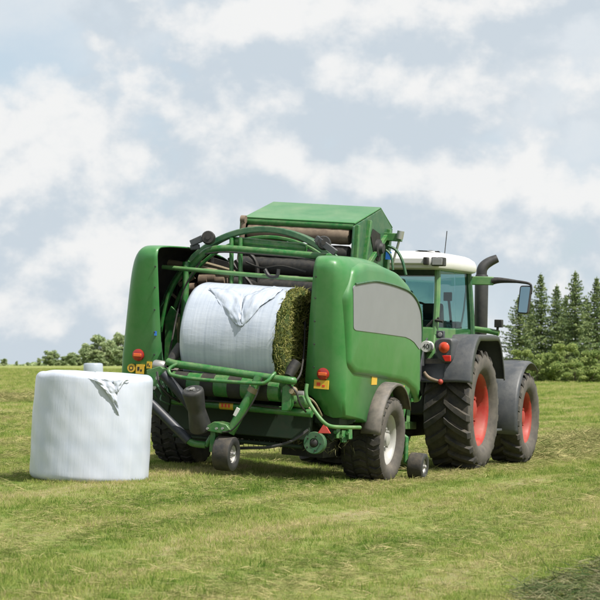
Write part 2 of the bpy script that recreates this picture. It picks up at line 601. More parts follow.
def ground_mat():
    m = bpy.data.materials.new('mown_meadow_ground')
    m.use_nodes = True
    nd, lk = m.node_tree.nodes, m.node_tree.links
    b = nd['Principled BSDF']
    b.inputs['Roughness'].default_value = 0.95
    b.inputs['Specular IOR Level'].default_value = 0.1
    geo = N(nd, 'ShaderNodeNewGeometry')
    mp = N(nd, 'ShaderNodeMapping')
    mp.inputs['Scale'].default_value = (1.9, 0.13, 1)
    mp0 = N(nd, 'ShaderNodeMapping')
    mp0.inputs['Rotation'].default_value = (0, 0, math.radians(20))
    lk.new(geo.outputs['Position'], mp0.inputs[0])
    lk.new(mp0.outputs[0], mp.inputs[0])
    n1 = N(nd, 'ShaderNodeTexNoise', _Scale=0.55, _Detail=6.0, _Roughness=0.62)
    lk.new(mp.outputs[0], n1.inputs['Vector'])
    n2 = N(nd, 'ShaderNodeTexNoise', _Scale=9.0, _Detail=8.0, _Roughness=0.75)
    lk.new(geo.outputs['Position'], n2.inputs['Vector'])
    ma = N(nd, 'ShaderNodeMath', operation='MULTIPLY_ADD')
    lk.new(n2.outputs['Fac'], ma.inputs[0])
    ma.inputs[1].default_value = 0.55
    lk.new(n1.outputs['Fac'], ma.inputs[2])
    sb = N(nd, 'ShaderNodeMath', operation='SUBTRACT')
    lk.new(ma.outputs[0], sb.inputs[0])
    sb.inputs[1].default_value = 0.25
    cr = N(nd, 'ShaderNodeValToRGB')
    el = cr.color_ramp.elements
    while len(el) < 4:
        el.new(0.5)
    for e, (p, c) in zip(el, GRASS_COLS):
        e.position = p
        e.color = (c[0] * 0.60, c[1] * 0.62, c[2] * 0.62, 1)
    lk.new(sb.outputs[0], cr.inputs[0])
    lk.new(cr.outputs[0], b.inputs['Base Color'])
    bp = N(nd, 'ShaderNodeBump', _Strength=0.8, _Distance=0.05)
    lk.new(n2.outputs['Fac'], bp.inputs['Height'])
    lk.new(bp.outputs[0], b.inputs['Normal'])
    return m


M['ground'] = ground_mat()


# ------------------------------------------------------------------ ground
def build_ground():
    ys = np.concatenate([[-40, -10, 0, 4], np.linspace(8, 50, 106), np.linspace(53, 150, 40), np.geomspace(170, 6000, 22)])
    xs = np.concatenate([-np.geomspace(4000, 22, 14), np.linspace(-20, 20, 101), np.geomspace(22, 4000, 14)])
    X, Y = np.meshgrid(xs, ys)
    Z = ground_z(X, Y)
    b = MB()
    b.grid([[(X[i, j], Y[i, j], Z[i, j]) for j in range(len(xs))] for i in range(len(ys))])
    o = b.build('ground', M['ground'], angle=180)
    tag(o, kind='structure', label='wide mown meadow of short yellow green grass')


build_ground()


# ------------------------------------------------------------------ wheels
def wheel(parent, c, R, W, rim_r, rim_mat, lugs=20, lug_h=0.045, sweep=0.30, out=1, name='wheel', style='tractor', dish=0.08):
    """c: centre; axis along u; out = +1 when the outer face looks to +u.  wheel (hub) > tyre, rim"""
    rc = R - lug_h
    hub = MB()
    prof = [(-0.02, 0.02), (-0.02, rim_r * 0.34), (0.03, rim_r * 0.33), (0.05, rim_r * 0.26), (0.09, rim_r * 0.25), (0.10, rim_r * 0.14), (0.10, 0.01)]
    zo = W / 2 - dish
    hub.lathe(np.array(c) + np.array([out * (zo - 0.06), 0, 0]), (out, 0, 0), prof, 24, True)
    for k in range(8):
        q = 2 * PI * k / 8
        p = np.array(c) + np.array([out * (zo - 0.03), math.cos(q) * rim_r * 0.42, math.sin(q) * rim_r * 0.42])
        hub.cone(p, p + np.array([out * 0.035, 0, 0]), 0.016 * rim_r / 0.3, None, 6)
    w = hub.build(name, rim_mat if style != 'small' else M['steel'], parent, fix=True)
    w.location = (0, 0, 0)
    # rim: dish and flange
    rm = MB()
    prof = [(-W * 0.36, rim_r * 1.01), (-W * 0.34, rim_r * 0.9), (zo - 0.10, rim_r * 0.86), (zo - 0.05, rim_r * 0.74), (zo - 0.035, rim_r * 0.5), (zo - 0.075, rim_r * 0.36), (zo - 0.075, 0.015)]
    rm.lathe(c, (out, 0, 0), prof, 48, False)
    prof = [(zo - 0.11, rim_r * 0.86), (W * 0.30, rim_r * 0.88), (W * 0.36, rim_r * 0.96), (W * 0.375, rim_r * 1.02), (W * 0.36, rim_r * 1.03)]
    rm.lathe(c, (out, 0, 0), prof, 48, False)
    rm.build('rim', rim_mat, w, angle=50, fix=True)
    # tyre
    ty = MB()
    h = W / 2
    shoulder = rc - 0.03 * R
    side = [(0.36 * W, rim_r * 0.985), (0.44 * W, rim_r * 1.06), (0.495 * W, rim_r + (rc - rim_r) * 0.35), (0.50 * W, rim_r + (rc - rim_r) * 0.55), (0.485 * W, rim_r + (rc - rim_r) * 0.78), (0.455 * W, rc - 0.035 * R)]
    crown = [(0.44 * W, rc - 0.022 * R), (0.36 * W, rc - 0.010 * R), (0.18 * W, rc - 0.002 * R), (0, rc)]
    n = 72
    ty.lathe(c, (1, 0, 0), [(a, b) for a, b in side], n, False, 1)
    ty.lathe(c, (1, 0, 0), [(-a, b) for a, b in side], n, False, 1)
    full = [side[-1]] + crown + [(-a, b) for a, b in crown[-2::-1]] + [(-side[-1][0], side[-1][1])]
    ty.lathe(c, (1, 0, 0), full, n, False, 0)

    def crown_r(x):
        x = abs(x) / W
        return rc - R * (0.002 * min(x / 0.18, 1) + 0.008 * max(0, min((x - 0.18) / 0.18, 1)) + 0.012 * max(0, (x - 0.36) / 0.08) + (0.022 * max(0, (x - 0.44) / 0.02)))
    cx, cy, cz = c
    if style == 'tractor':
        for sd in (-1, 1):
            for k in range(lugs):
                a0 = 2 * PI * (k + (0.5 if sd > 0 else 0)) / lugs
                rows = []
                wid = 0.36 * 2 * PI / lugs
                for t in (0, 0.2, 0.45, 0.7, 0.9, 1.0):
                    x = sd * (-0.02 * W + t * 0.505 * W)
                    a = a0 - sweep * (t ** 0.85)
                    rt = crown_r(x) + lug_h * (1 - 0.18 * t)
                    rb = crown_r(x) - 0.02 - 0.05 * max(0, t - 0.8) * 5 * 0.4
                    if t == 1.0:
                        rt -= 0.02
                    wt, wb = wid * (0.36 + 0.12 * t), wid * (0.55 + 0.2 * t)
                    row = []
                    for (aa, rr) in ((a - wb, rb), (a - wt, rt), (a + wt, rt), (a + wb, rb)):
                        # angle measured so that the rear face shows the tread climbing to the middle
                        row.append((cx + x, cy - math.cos(aa) * rr, cz + math.sin(aa) * rr))
                    rows.append(row)
                b0 = len(ty.v)
                ty.grid(rows, 0)
                e = b0 + (len(rows) - 1) * 4
                ty.f.append((e, e + 1, e + 2, e + 3)); ty.m.append(1)
                ty.f.append((b0 + 3, b0 + 2, b0 + 1, b0)); ty.m.append(0)
    elif style == 'implement':
        for k in range(lugs):
            a0 = 2 * PI * k / lugs
            for (x0, x1, da) in ((-0.47, -0.20, 0.0), (-0.15, 0.15, 0.5), (0.20, 0.47, 0.0)):
                rows = []
                wid = 2 * PI / lugs * 0.33
                for i, x in enumerate((x0 * W, (x0 + x1) / 2 * W, x1 * W)):
                    a = a0 + da * 2 * PI / lugs + (0.06 if i == 1 else 0) * (1 if x0 < 0 else -1)
                    rt = crown_r(x) + lug_h
                    rb = crown_r(x) - 0.02
                    rows.append([(cx + x, cy - math.cos(aa) * rr, cz + math.sin(aa) * rr) for aa, rr in ((a - wid, rb), (a - wid * 0.8, rt), (a + wid * 0.8, rt), (a + wid, rb))])
                b0 = len(ty.v)
                ty.grid(rows, 0)
                ty.f.append((b0 + 3, b0 + 2, b0 + 1, b0)); ty.m.append(0)
                ty.f.append((b0 + 8, b0 + 9, b0 + 10, b0 + 11)); ty.m.append(0)
    ty.build('tyre', [M['rubber'], M['sidewall'] if style != 'small' else M['drum']], w, angle=35, fix=True)
    return w


# ------------------------------------------------------------------ baler
BAL = empty('round_baler', BF.matrix())
tag(BAL, 'green combined round baler and wrapper hitched behind the tractor', 'baler')


def bv(x, y, v):
    return BF.at(x, y, 'v', v)


def bu(x, y, u):
    return BF.at(x, y, 'u', u)


def inset(poly, d):
    """inward offset of a closed 2-D outline (counter-clockwise or clockwise handled by sign of the area)"""
    P = np.array(poly, float)
    nx, pv = np.roll(P, -1, 0), np.roll(P, 1, 0)
    area = 0.5 * np.sum(P[:, 0] * nx[:, 1] - nx[:, 0] * P[:, 1])
    t1 = P - pv
    t2 = nx - P
    t1 /= np.linalg.norm(t1, axis=1)[:, None]
    t2 /= np.linalg.norm(t2, axis=1)[:, None]
    n1 = np.stack([-t1[:, 1], t1[:, 0]], 1)
    n2 = np.stack([-t2[:, 1], t2[:, 0]], 1)
    nn = n1 + n2
    nn /= np.maximum(np.linalg.norm(nn, axis=1), 0.3)[:, None]
    d = np.asarray(d, float)
    if d.ndim:
        d = d[:, None]
    return P + nn * d * (1 if area > 0 else -1)


def round_poly(poly, rad, seg=5):
    """fillet the corners of a 2-D outline; rad is one number or one for each corner"""
    P = [np.array(p, float) for p in poly]
    out = []
    n = len(P)
    for i in range(n):
        r = rad[i] if hasattr(rad, '__len__') else rad
        a, b, c = P[i - 1], P[i], P[(i + 1) % n]
        if r <= 0:
            out.append(b)
            continue
        d1, d2 = a - b, c - b
        l1, l2 = np.linalg.norm(d1), np.linalg.norm(d2)
        r1, r2 = min(r, l1 * 0.48), min(r, l2 * 0.48)
        p1, p2 = b + d1 / l1 * r1, b + d2 / l2 * r2
        for k in range(seg + 1):
            t = k / seg
            out.append((1 - t) ** 2 * p1 + 2 * t * (1 - t) * b + t * t * p2)
    return out


def resample(poly, step=0.06):
    out = []
    n = len(poly)
    for i in range(n):
        a, b = np.array(poly[i]), np.array(poly[(i + 1) % n])
        k = max(1, int(np.linalg.norm(b - a) / step))
        for j in range(k):
            out.append(a + (b - a) * j / k)
    return out


POD_U = 1.33
ARCH = [(0.66 * math.cos(a), 0.52 + 0.66 * math.sin(a)) for a in np.linspace(0.62, PI - 0.32, 14)]
POD = ([(-1.42, 0.80), (-1.55, 1.00), (-1.60, 1.25), (-1.70, 1.9), (-1.765, 2.40)] +
       [(-1.765, 2.53), (-1.70, 2.605), (-1.5, 2.63), (-1.1, 2.645), (-0.5, 2.64), (0.15, 2.57), (0.62, 2.44), (0.98, 2.24), (1.22, 1.96), (1.33, 1.62), (1.34, 1.25), (1.28, 1.0), (1.10, 0.87), (0.80, 0.84)] +
       ARCH + [(-0.80, 0.745)])
_n0 = 4
POD_W = []


def _smooth_pod():
    pts = [np.array(p, float) for p in POD]
    na = len(ARCH)
    top = pts[2:-(na + 1)]
    top = catmull(top, 4)
    out = pts[:2] + top + pts[-(na + 1):]
    w = [0.35, 0.6] + [1.0] * (len(top) - 3) + [0.8, 0.5, 0.3] + [0.12] * na + [0.25]
    return [tuple(p) for p in out], np.array(w)


POD, POD_W = _smooth_pod()


def pod(sd):
    rings = [(0.90, 0), (1.0, 0), (1.08, 0)] + [(1.16 + (POD_U - 1.16) * math.sin(q), 0.17 * (1 - math.cos(q))) for q in np.linspace(0.12, PI / 2, 9)]
    b = MB()
    rows = []
    pl, d0 = np.array(POD, float), 0.0
    for (u, d) in rings:
        for _ in range(3):                                  # small steps, smoothed, so that tight corners do not cross
            if d > d0:
                pl = inset(pl, (d - d0) / 3 * POD_W)
                k = np.where(POD_W > 0.9, 0.6, 0.0)[:, None]
                for _q in range(3):
                    sm = (np.roll(pl, 1, 0) + np.roll(pl, -1, 0)) / 2
                    pl = pl * (1 - k) + sm * k
        d0 = d
        row = []
        for (v, z) in pl:
            uu = u
            if u < 0.95 and v < -1.3:                       # inner edge of the rear face leans
                uu = u + 0.06 * max(0, (z - 1.2)) - 0.02
            if sd < 0:                                      # the left panel sits a little further out
                uu += 0.11 * max(0, u - 0.9) / 0.43 * min(1.0, max(0.0, (2.6 - z) / 1.3)) + 0.01
            if v < -1.2 and z < 1.05:                       # lower inner corner cut away
                z = max(z, 1.10 - max(0, u - 0.88) * 1.35)
            row.append((sd * uu, v, z))
        rows.append(row)
    b.grid(rows, 0, True)
    n = len(POD)
    last = len(rows) - 1
    b.f.append(tuple(last * n + k for k in range(n)))
    b.m.append(0)
    o = b.build('side_panel', [M['green'], M['liner']], BAL, angle=48, fix=True)
    md = o.modifiers.new('solid', 'SOLIDIFY')
    md.thickness = 0.018
    md.offset = -1
    md.material_offset = 1
    md.material_offset_rim = 0
    return o


pod_r, pod_l = pod(1), pod(-1)

# raised field with the grey foil on the right panel, and the same on the left
RAISE = [bu(*q, POD_U)[1:] for q in [(346.5, 296), (346.5, 366), (353, 374.5), (380, 378.5), (404, 383), (414, 392), (418.5, 404)]] + \
        [(1.27, 1.55), (1.20, 1.93), (0.95, 2.20), (0.6, 2.385), (0.12, 2.515), (-0.5, 2.575), (-1.1, 2.58), (-1.5, 2.5)]
FOIL = [bu(*q, POD_U + 0.05)[1:] for q in [(354, 287), (356, 285.2), (373, 282.3), (382, 283), (395, 286.3), (407, 291), (413, 295.5), (418, 303), (421.3, 314), (422.3, 330), (422.2, 342),
                                            (420.6, 350), (418.6, 347.5), (415, 342.4), (411, 339.3), (406, 337), (380, 333.3), (356.5, 330.3), (354.3, 328.5)]]
for sd, pd in ((1, pod_r), (-1, pod_l)):
    if sd < 0:
        continue
    b = MB()
    R0 = resample(round_poly(RAISE, 0.07), 0.12)
    rows = [[(sd * u, p[0], p[1]) for p in inset(R0, d)] for u, d in ((POD_U - 0.05, -0.01), (POD_U - 0.01, 0.0), (POD_U + 0.012, 0.012), (POD_U + 0.03, 0.04), (POD_U + 0.038, 0.085))]
    b.grid(rows, 0, True)
    n = len(R0)
    b.f.append(tuple(4 * n + k for k in range(n)))
    b.m.append(0)
    b.build('raised_field', M['green'], pd, angle=40, fix=True)
    b = MB()
    F0 = round_poly(FOIL, 0.03, 3)
    b.prism([(sd * (POD_U + 0.034), p[0], p[1]) for p in F0], (sd * 0.010, 0, 0))
    o = b.build('decal', M['grey'], pd, fix=True)
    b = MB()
    b.tube([(sd * (POD_U + 0.045), p[0], p[1] + 0.012) for p in [FOIL[i] for i in range(1, 11)]], 0.014, 8, 3)  # dark tube standing in for the recess shadow along the foil's top edge
    b.build('recess_shade_tube', M['ringgreen'], pd)

# lamps, stickers on the rear faces
for sd, pd, lamp, stk in ((1, pod_r, (322.3, 374), [((321, 384.5), 0.085, 0.05, 'rect')]),
                          (-1, pod_l, (137.3, 355), [((131.2, 368), 0.05, 0.05, 'disc'), ((139.8, 369), 0.05, 0.055, 'rect'), ((148.8, 365), 0.028, 0.04, 'rect')])):
    vr = -1.585 if sd > 0 else -1.60
    p = bv(*lamp, vr - 0.05)
    b = MB()
    b.lathe(p + np.array([0, 0.06, 0]), (0, -1, 0), [(0, 0.07), (0.03, 0.072), (0.05, 0.068), (0.058, 0.05), (0.06, 0.01)], 24)
    o = b.build('tail_lamp', M['redlens'], pd)
    b = MB()
    b.box((p[0] - 0.05, p[1] - 0.006, p[2] - 0.02), (p[0] + 0.05, p[1] + 0.01, p[2] + 0.018))
    b.build('indicator_lens', M['orange'], BAL, bevel=0.006)
    for (q, hw, hh, sh) in stk:
        p = bv(*q, vr - 0.03)
        b = MB()
        if sh == 'rect':
            b.box((p[0] - hw, p[1], p[2] - hh), (p[0] + hw, p[1] + 0.03, p[2] + hh), 0)
            b.box((p[0] - hw * 0.62, p[1] - 0.002, p[2] - hh * 0.35), (p[0] - hw * 0.1, p[1] + 0.01, p[2] + hh * 0.45), 1)
            b.box((p[0] + hw * 0.15, p[1] - 0.002, p[2] - hh * 0.5), (p[0] + hw * 0.55, p[1] + 0.01, p[2] - hh * 0.05), 1)
        else:
            b.lathe(p + np.array([0, 0.03, 0]), (0, -1, 0), [(0, hw), (0.03, hw)], 20)
            b.lathe(p + np.array([0, 0.03, 0]), (0, -1, 0), [(0, hw * 0.55), (0.032, hw * 0.55)], 16, True, 1)
            b.lathe(p + np.array([0, 0.03, 0]), (0, -1, 0), [(0, hw * 0.32), (0.034, hw * 0.32)], 16, True, 0)
        b.build('warning_sticker', [M['yellow'], M['redink'] if sd > 0 else M['ink']], pd, fix=True)
b = MB()
p = bu(374, 380.5, POD_U)
b.box((POD_U - 0.05, p[1] - 0.10, p[2] - 0.05), (POD_U + 0.006, p[1] + 0.10, p[2] + 0.05))
b.build('warning_sticker', M['yellow'], pod_r)
b = MB()
p = bu(402.5, 393, POD_U)
b.box((POD_U - 0.05, p[1] - 0.05, p[2] - 0.10), (POD_U + 0.006, p[1] + 0.05, p[2] + 0.09))
b.build('warning_sticker', M['yellow'], pod_r)
b = MB()
p = bv(155.8, 333, -1.66)
b.box((p[0] - 0.018, p[1], p[2] - 0.03), (p[0] + 0.012, p[1] + 0.03, p[2] + 0.03))
b.build('blue_sticker', M['blue'], pod_l)

# axle wheels and mudguards
WR = 0.525
wheel(BAL, (1.22, 0, WR), WR, 0.52, 0.30, M['rim'], 26, 0.022, out=1, style='implement', dish=0.10)
wheel(BAL, (-1.22, 0, WR), WR, 0.52, 0.30, M['rim'], 26, 0.022, out=-1, style='implement', dish=0.10)
for sd in (1, -1):
    b = MB()
    rows = []
    for a in np.linspace(0.10, PI - 0.55, 26):
        Rm = 0.645 + 0.02 * math.sin(a)
        v, z = -Rm * math.cos(a), WR + 0.02 + Rm * math.sin(a)
        v2, z2 = -(Rm - 0.035) * math.cos(a), WR + 0.02 + (Rm - 0.035) * math.sin(a)
        rows.append([(sd * 1.27, v, z), (sd * 1.44, v, z), (sd * 1.495, v * 0.99, z - 0.008), (sd * 1.505, v2, z2)])
    b.grid(rows)
    b.build('mudguard', M['dustyfender'], BAL, solid=0.012, angle=60, fix=True)

# chassis: axle, long beams, drawbar, cross beams
b = MB()
b.box((-1.0, -0.09, WR - 0.09), (1.0, 0.09, WR + 0.09))
for s in (-1, 1):
    b.box((s * 0.72 - 0.07, -1.45, 0.62), (s * 0.72 + 0.07, 1.7, 0.80))
b.box((-0.80, -1.52, 0.52), (0.95, -1.42, 0.80))
b.box((-0.79, 1.55, 0.60), (0.79, 1.70, 0.79))
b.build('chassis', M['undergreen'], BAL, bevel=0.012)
b = MB()
b.bar((0.12, 1.6, 0.70), (0.345, 2.95, 0.56), 0.22, 0.18)
b.lathe((0.345, 2.98, 0.48), (0, 0, 1), [(0, 0.09), (0.16, 0.09)], 20)
b.build('drawbar', M['green2'], BAL, bevel=0.01)

# bale chamber: side plates, belts
circ = [(0.62 + 0.92 * math.cos(a), 1.72 + 0.92 * math.sin(a)) for a in np.linspace(0, 2 * PI, 44, endpoint=False)]
for s in (-1, 1):
    b = MB()
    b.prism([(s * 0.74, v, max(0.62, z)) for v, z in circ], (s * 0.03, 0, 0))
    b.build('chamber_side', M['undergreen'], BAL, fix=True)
for k in range(5):                                                     # rubber belts side by side
    u0 = -0.70 + k * 0.282
    b = MB()
    rows = []
    for a in np.linspace(0, 2 * PI, 49):
        rr = 0.88 + 0.01 * math.sin(9 * a + k)
        rows.append([(u0, 0.62 + rr * math.cos(a), 1.72 + rr * math.sin(a)), (u0 + 0.255, 0.62 + rr * math.cos(a), 1.72 + rr * math.sin(a))])
    b.grid(rows)
    b.build('belt', M['liner'], BAL, solid=0.012)
for (v, z, r, m) in ((0.14, 2.915, 0.098, 'rust'), (0.14, 2.70, 0.10, 'black'), (-0.12, 2.50, 0.10, 'black'), (-0.24, 2.25, 0.09, 'black'), (0.85, 2.98, 0.10, 'rust')):
    b = MB()
    b.lathe((-0.60, v, z), (1, 0, 0), [(0, 0.03), (0, r * 0.96), (0.01, r)] + [(0.02 + 1.26 * t / 14, r + (0.004 if t % 2 else 0)) for t in range(15)] + [(1.30, r), (1.31, r * 0.96), (1.31, 0.03)], 28)
    b.build('chamber_roller', M[m], BAL)

# hood over the top rollers
LV, LZ, PV, PZ, FV, FZ = 0.06, 3.085, 1.02, 3.335, 1.55, 3.12
b = MB()
b.prism([(-0.72, LV, LZ), (-0.72, PV, PZ), (-0.72, FV, FZ), (-0.72, FV, FZ - 0.02), (-0.72, PV, PZ - 0.02), (-0.72, LV + 0.01, LZ - 0.02)], (1.44, 0, 0))
hood = b.build('hood', M['green'], BAL, bevel=0.008, fix=True)
hood.location.x = 0.065
b = MB()
b.cone((-0.69, LV + 0.045, LZ - 0.045), (0.70, LV + 0.045, LZ - 0.045), 0.045, None, 16)
b.build('lip_tube', M['green2'], hood)
for s in (-1, 1):
    b = MB()
    b.prism([(s * 0.705, 0.02, 2.45), (s * 0.705, 0.02, LZ - 0.05), (s * 0.705, LV + 0.03, LZ - 0.025), (s * 0.705, PV, PZ - 0.025), (s * 0.705, FV - 0.02, FZ - 0.03), (s * 0.705, FV - 0.05, 2.4), (s * 0.705, 0.8, 2.3)], (s * 0.022, 0, 0))
    b.build('side_plate', M['ringgreen'] if s > 0 else M['undergreen'], hood, bevel=0.004, fix=True)
    b = MB()                                                           # stiffeners and the bearing on the plate
    b.bar((s * 0.745, 0.10, 2.5), (s * 0.745, 0.10, 3.06), 0.05, 0.07, (0, 1, 0))
    b.bar((s * 0.745, 0.42, 2.55), (s * 0.745, 0.55, 3.14), 0.05, 0.06, (0, 1, 0))
    b.bar((s * 0.745, 1.30, 2.5), (s * 0.745, 1.33, 3.08), 0.05, 0.06, (0, 1, 0))
    b.bar((s * 0.745, 0.62, 2.62), (s * 0.745, 1.25, 3.0), 0.05, 0.06, (0, 1, 0))
    b.build('rib', M['green2'], hood, bevel=0.006)
    b = MB()
    b.lathe((s * 0.725, 0.92, 2.82), (s, 0, 0), [(0, 0.11), (0.05, 0.11), (0.06, 0.07), (0.10, 0.06), (0.10, 0.01)], 20)
    b.build('bearing', M['drum'], hood, fix=True)
    b = MB()
    b.prism([(s * 0.732, 0.66, 2.95), (s * 0.732, 0.72, 3.05), (s * 0.732, 1.02, 3.0), (s * 0.732, 1.12, 2.68), (s * 0.732, 0.98, 2.66), (s * 0.732, 0.85, 2.72)], (s * 0.004, 0, 0))
    b.build('cut_out', M['liner'], hood, fix=True)
# rear post of the hood on the left, with the greasy cylinder
b = MB()
b.tube([(-0.635, 0.02, 3.07), (-0.645, 0.0, 2.7), (-0.655, -0.02, 2.2)], 0.032, 10)
b.build('post', M['rust'], BAL)
b = MB()
b.lathe((-0.67, 0.02, 3.05), (1, 0, 0), [(0, 0.05), (0.06, 0.05)], 16)
b.build('hinge_pin', M['rust'], BAL)
# arm, spring and hose to the right of the hood
b = MB()
b.bar((0.74, 1.25, 2.98), (1.00, 1.28, 2.98), 0.12, 0.10)
b.build('bracket_arm', M['green2'], BAL, bevel=0.008)
b = MB()
b.cone(bv(401, 234, 1.25), bv(392, 266, 1.25), 0.016, None, 8)
b.cone(bv(401, 231, 1.22), bv(399.5, 239, 1.22), 0.045, None, 12)
b.build('gas_strut', M['steel'], BAL)
b = MB()
b.tube([bv(388, 246, 1.2), bv(396, 250, 1.2), bv(402, 260, 1.2), bv(406, 275, 1.2)], 0.018, 8, 6)
b.tube([bv(386, 250, 1.0), bv(391, 256, 1.0), bv(393, 270, 1.0)], 0.014, 8, 6)
b.build('hose', M['ringgreen'], BAL)
b = MB()
p = bv(388.5, 255.5, 1.05)
b.box((p[0] - 0.035, p[1] - 0.01, p[2] - 0.05), (p[0] + 0.035, p[1] + 0.01, p[2] + 0.05))
b.build('blue_sticker', M['blue'], BAL)

# the wrapping ring: a flat hoop on two rails
RV, RZ, RR = -0.78, 1.60, 1.315


def ring(R, v, w, t, a0, a1, name, m):
    b = MB()
    rows = []
    for a in np.linspace(math.radians(a0), math.radians(a1), 72):
        c, s = math.cos(a), math.sin(a)
        rows.append([(c * (R + e), v + f, RZ + s * (R + e)) for e, f in ((-t, -w), (t, -w), (t, w), (-t, w))])
    b.grid(rows, 0, True)
    n = len(rows)
    b.f.append((0, 1, 2, 3)); b.m.append(0)
    b.f.append(tuple((n - 1) * 4 + k for k in (3, 2, 1, 0))); b.m.append(0)
    return b.build(name, m, BAL, bevel=0.012, fix=True)


rg = ring(RR, RV, 0.035, 0.036, -8, 196, 'wrapping_ring', M['ringgreen'])
ring(RR - 0.085, RV + 0.14, 0.02, 0.022, 40, 200, 'ring_rail', M['green2'])
ring(RR + 0.01, RV + 0.16, 0.02, 0.022, -8, 130, 'ring_rail', M['ringgreen'])
# guide rollers riding on the ring
for q0, q1, qb, qe, nm in (((205.5, 236), (209, 240.5), (191, 243.5), (203, 238), 'l'), ((320.5, 241), (325, 246), (316, 238), (336, 253), 'r')):
    v = -0.98
    b = MB()
    c = (bv(*q0, v) + bv(*q1, v)) / 2
    b.lathe(c + np.array([0, 0.06, 0]), (0.25, -1, 0.1), [(0, 0.075), (0.03, 0.082), (0.09, 0.082), (0.12, 0.07), (0.12, 0.03), (0.135, 0.03), (0.135, 0.005)], 20)
    g = b.build('guide_roller', M['black'], BAL, fix=True)
    b = MB()
    b.bar(bv(*qb, v - 0.04), bv(*qe, v - 0.04), 0.05, 0.075, (0, 0, 1))
    b.bar(bv(*qb, v - 0.02) + np.array([0, 0, -0.05]), bv(*qb, v - 0.02) + np.array([0.11, 0.0, -0.03]), 0.05, 0.06, (0, 0, 1))
    b.build('roller_arm', M['fender'], g, bevel=0.008)

# bars across behind the hood
b = MB()
b.tube([bv(190, 268, -0.9), bv(203, 254, -0.9), bv(212, 249.5, -0.9), bv(225, 248.3, -0.9), bv(250, 250, -0.9), bv(332, 257, -0.9)], 0.040, 14, 5)
b.build('upper_cross_tube', M['green2'], BAL)
b = MB()
b.lathe(bv(231.5, 241, -0.72), bv(306, 248.5, -0.72) - bv(231.5, 241, -0.72), [(0, 0.045), (0.01, 0.058), (0.90, 0.060), (0.95, 0.045)], 18)
b.build('hydraulic_cylinder', M['green2'], BAL)
b = MB()
b.tube([bv(162.5, 267, -1.12), bv(240, 274, -1.12), bv(320, 280.5, -1.12)], 0.027, 12)
b.build('lower_cross_tube', M['tgreen'], BAL)
b = MB()
for px in (231.5, 240.5):
    b.tube([bv(px, 238, -0.8), bv(px, 252, -0.82), bv(px, 288, -0.85)], 0.026, 10)
b.build('upright', M['green2'], BAL)
b = MB()
b.tube([bv(267, 273.5, -1.17), bv(265, 269.5, -1.17), bv(269.5, 276, -1.17), bv(277, 276, -1.17), bv(278.5, 269, -1.17)], 0.022, 8, 4)
b.build('hook', M['drum'], BAL)
b = MB()
b.tube([bv(236, 260, -0.5), bv(241, 272, -0.5), bv(247, 290, -0.5)], 0.028, 8, 4)
b.tube([bv(229, 258, -0.4), bv(238, 270, -0.4), bv(252, 286, -0.4), bv(256, 305, -0.4)], 0.024, 8, 4)
b.tube([bv(247, 252, -0.3), bv(256, 262, -0.3), bv(258, 285, -0.3)], 0.026, 8, 4)
b.build('hose', M['black'], BAL)

# left hand works between the panel and the bale
b = MB()
b.tube([bv(164, 261.5, -0.6), bv(200, 268, -0.6), bv(233, 276, -0.6)], 0.038, 10)
b.tube([bv(200, 262, -0.4), bv(236, 272, -0.4)], 0.025, 8)
b.build('feed_tube', M['tan'], BAL)
b = MB()
b.prism([bv(*q, -1.0) for q in ((165, 318), (171, 306), (179, 314), (184, 335), (186, 362), (164, 362))], (0, 0.03, 0))
b.build('guard_plate', M['green2'], BAL, fix=True, bevel=0.005)
b = MB()
b.prism([bv(*q, -1.02) for q in ((176, 318), (188, 314), (190, 330), (188, 352), (178, 352))], (0, 0.02, 0))
b.build('dusty_plate', mat('olive_dusty_plate', (0.12, 0.13, 0.055), 0.7, dust=DUST, dust_amt=0.5), BAL, fix=True)
b = MB()
b.tube([bv(186, 262, -0.95), bv(185.5, 290, -0.97), bv(183.5, 320, -1.0), bv(182, 348, -1.02)], 0.042, 12, 3)
b.build('upright', M['green2'], BAL)
b = MB()
b.tube([bv(160, 332, -0.9), bv(167, 300, -0.9), bv(176, 280, -0.9), bv(190, 262, -0.9)], 0.03, 10, 4)
b.build('inner_rail', M['green2'], BAL)
b = MB()
for (q, r) in (((205, 281), 0.085), ((213, 279.5), 0.075), ((222, 281), 0.07), ((194, 289), 0.07)):
    p = bv(*q, -0.35)
    b.lathe(p - np.array([0.07, 0, 0]), (1, 0, 0.1), [(0, r * 0.5), (0.01, r), (0.12, r), (0.13, r * 0.6)], 14)
b.build('belt_motor', M['rust'], BAL)
b = MB()
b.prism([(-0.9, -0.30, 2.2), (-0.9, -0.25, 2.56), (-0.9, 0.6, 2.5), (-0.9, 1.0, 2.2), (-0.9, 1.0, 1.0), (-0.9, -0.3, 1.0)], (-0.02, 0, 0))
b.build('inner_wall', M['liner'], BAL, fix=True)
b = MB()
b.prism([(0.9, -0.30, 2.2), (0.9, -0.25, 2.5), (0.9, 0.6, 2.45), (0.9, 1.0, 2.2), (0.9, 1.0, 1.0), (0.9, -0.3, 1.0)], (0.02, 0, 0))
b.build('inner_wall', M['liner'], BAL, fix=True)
b = MB()
rl = random.Random(3)
for k in range(9):
    x0, y0 = rl.uniform(160, 178), rl.uniform(252, 330)
    b.tube([bv(x0, y0, -0.3), bv(x0 + rl.uniform(3, 10), y0 + rl.uniform(4, 14), -0.25), bv(x0 + rl.uniform(-2, 14), y0 + rl.uniform(18, 40), -0.2)], rl.uniform(0.01, 0.02), 8, 4)
b.build('hose', M['black'], BAL)
b = MB()
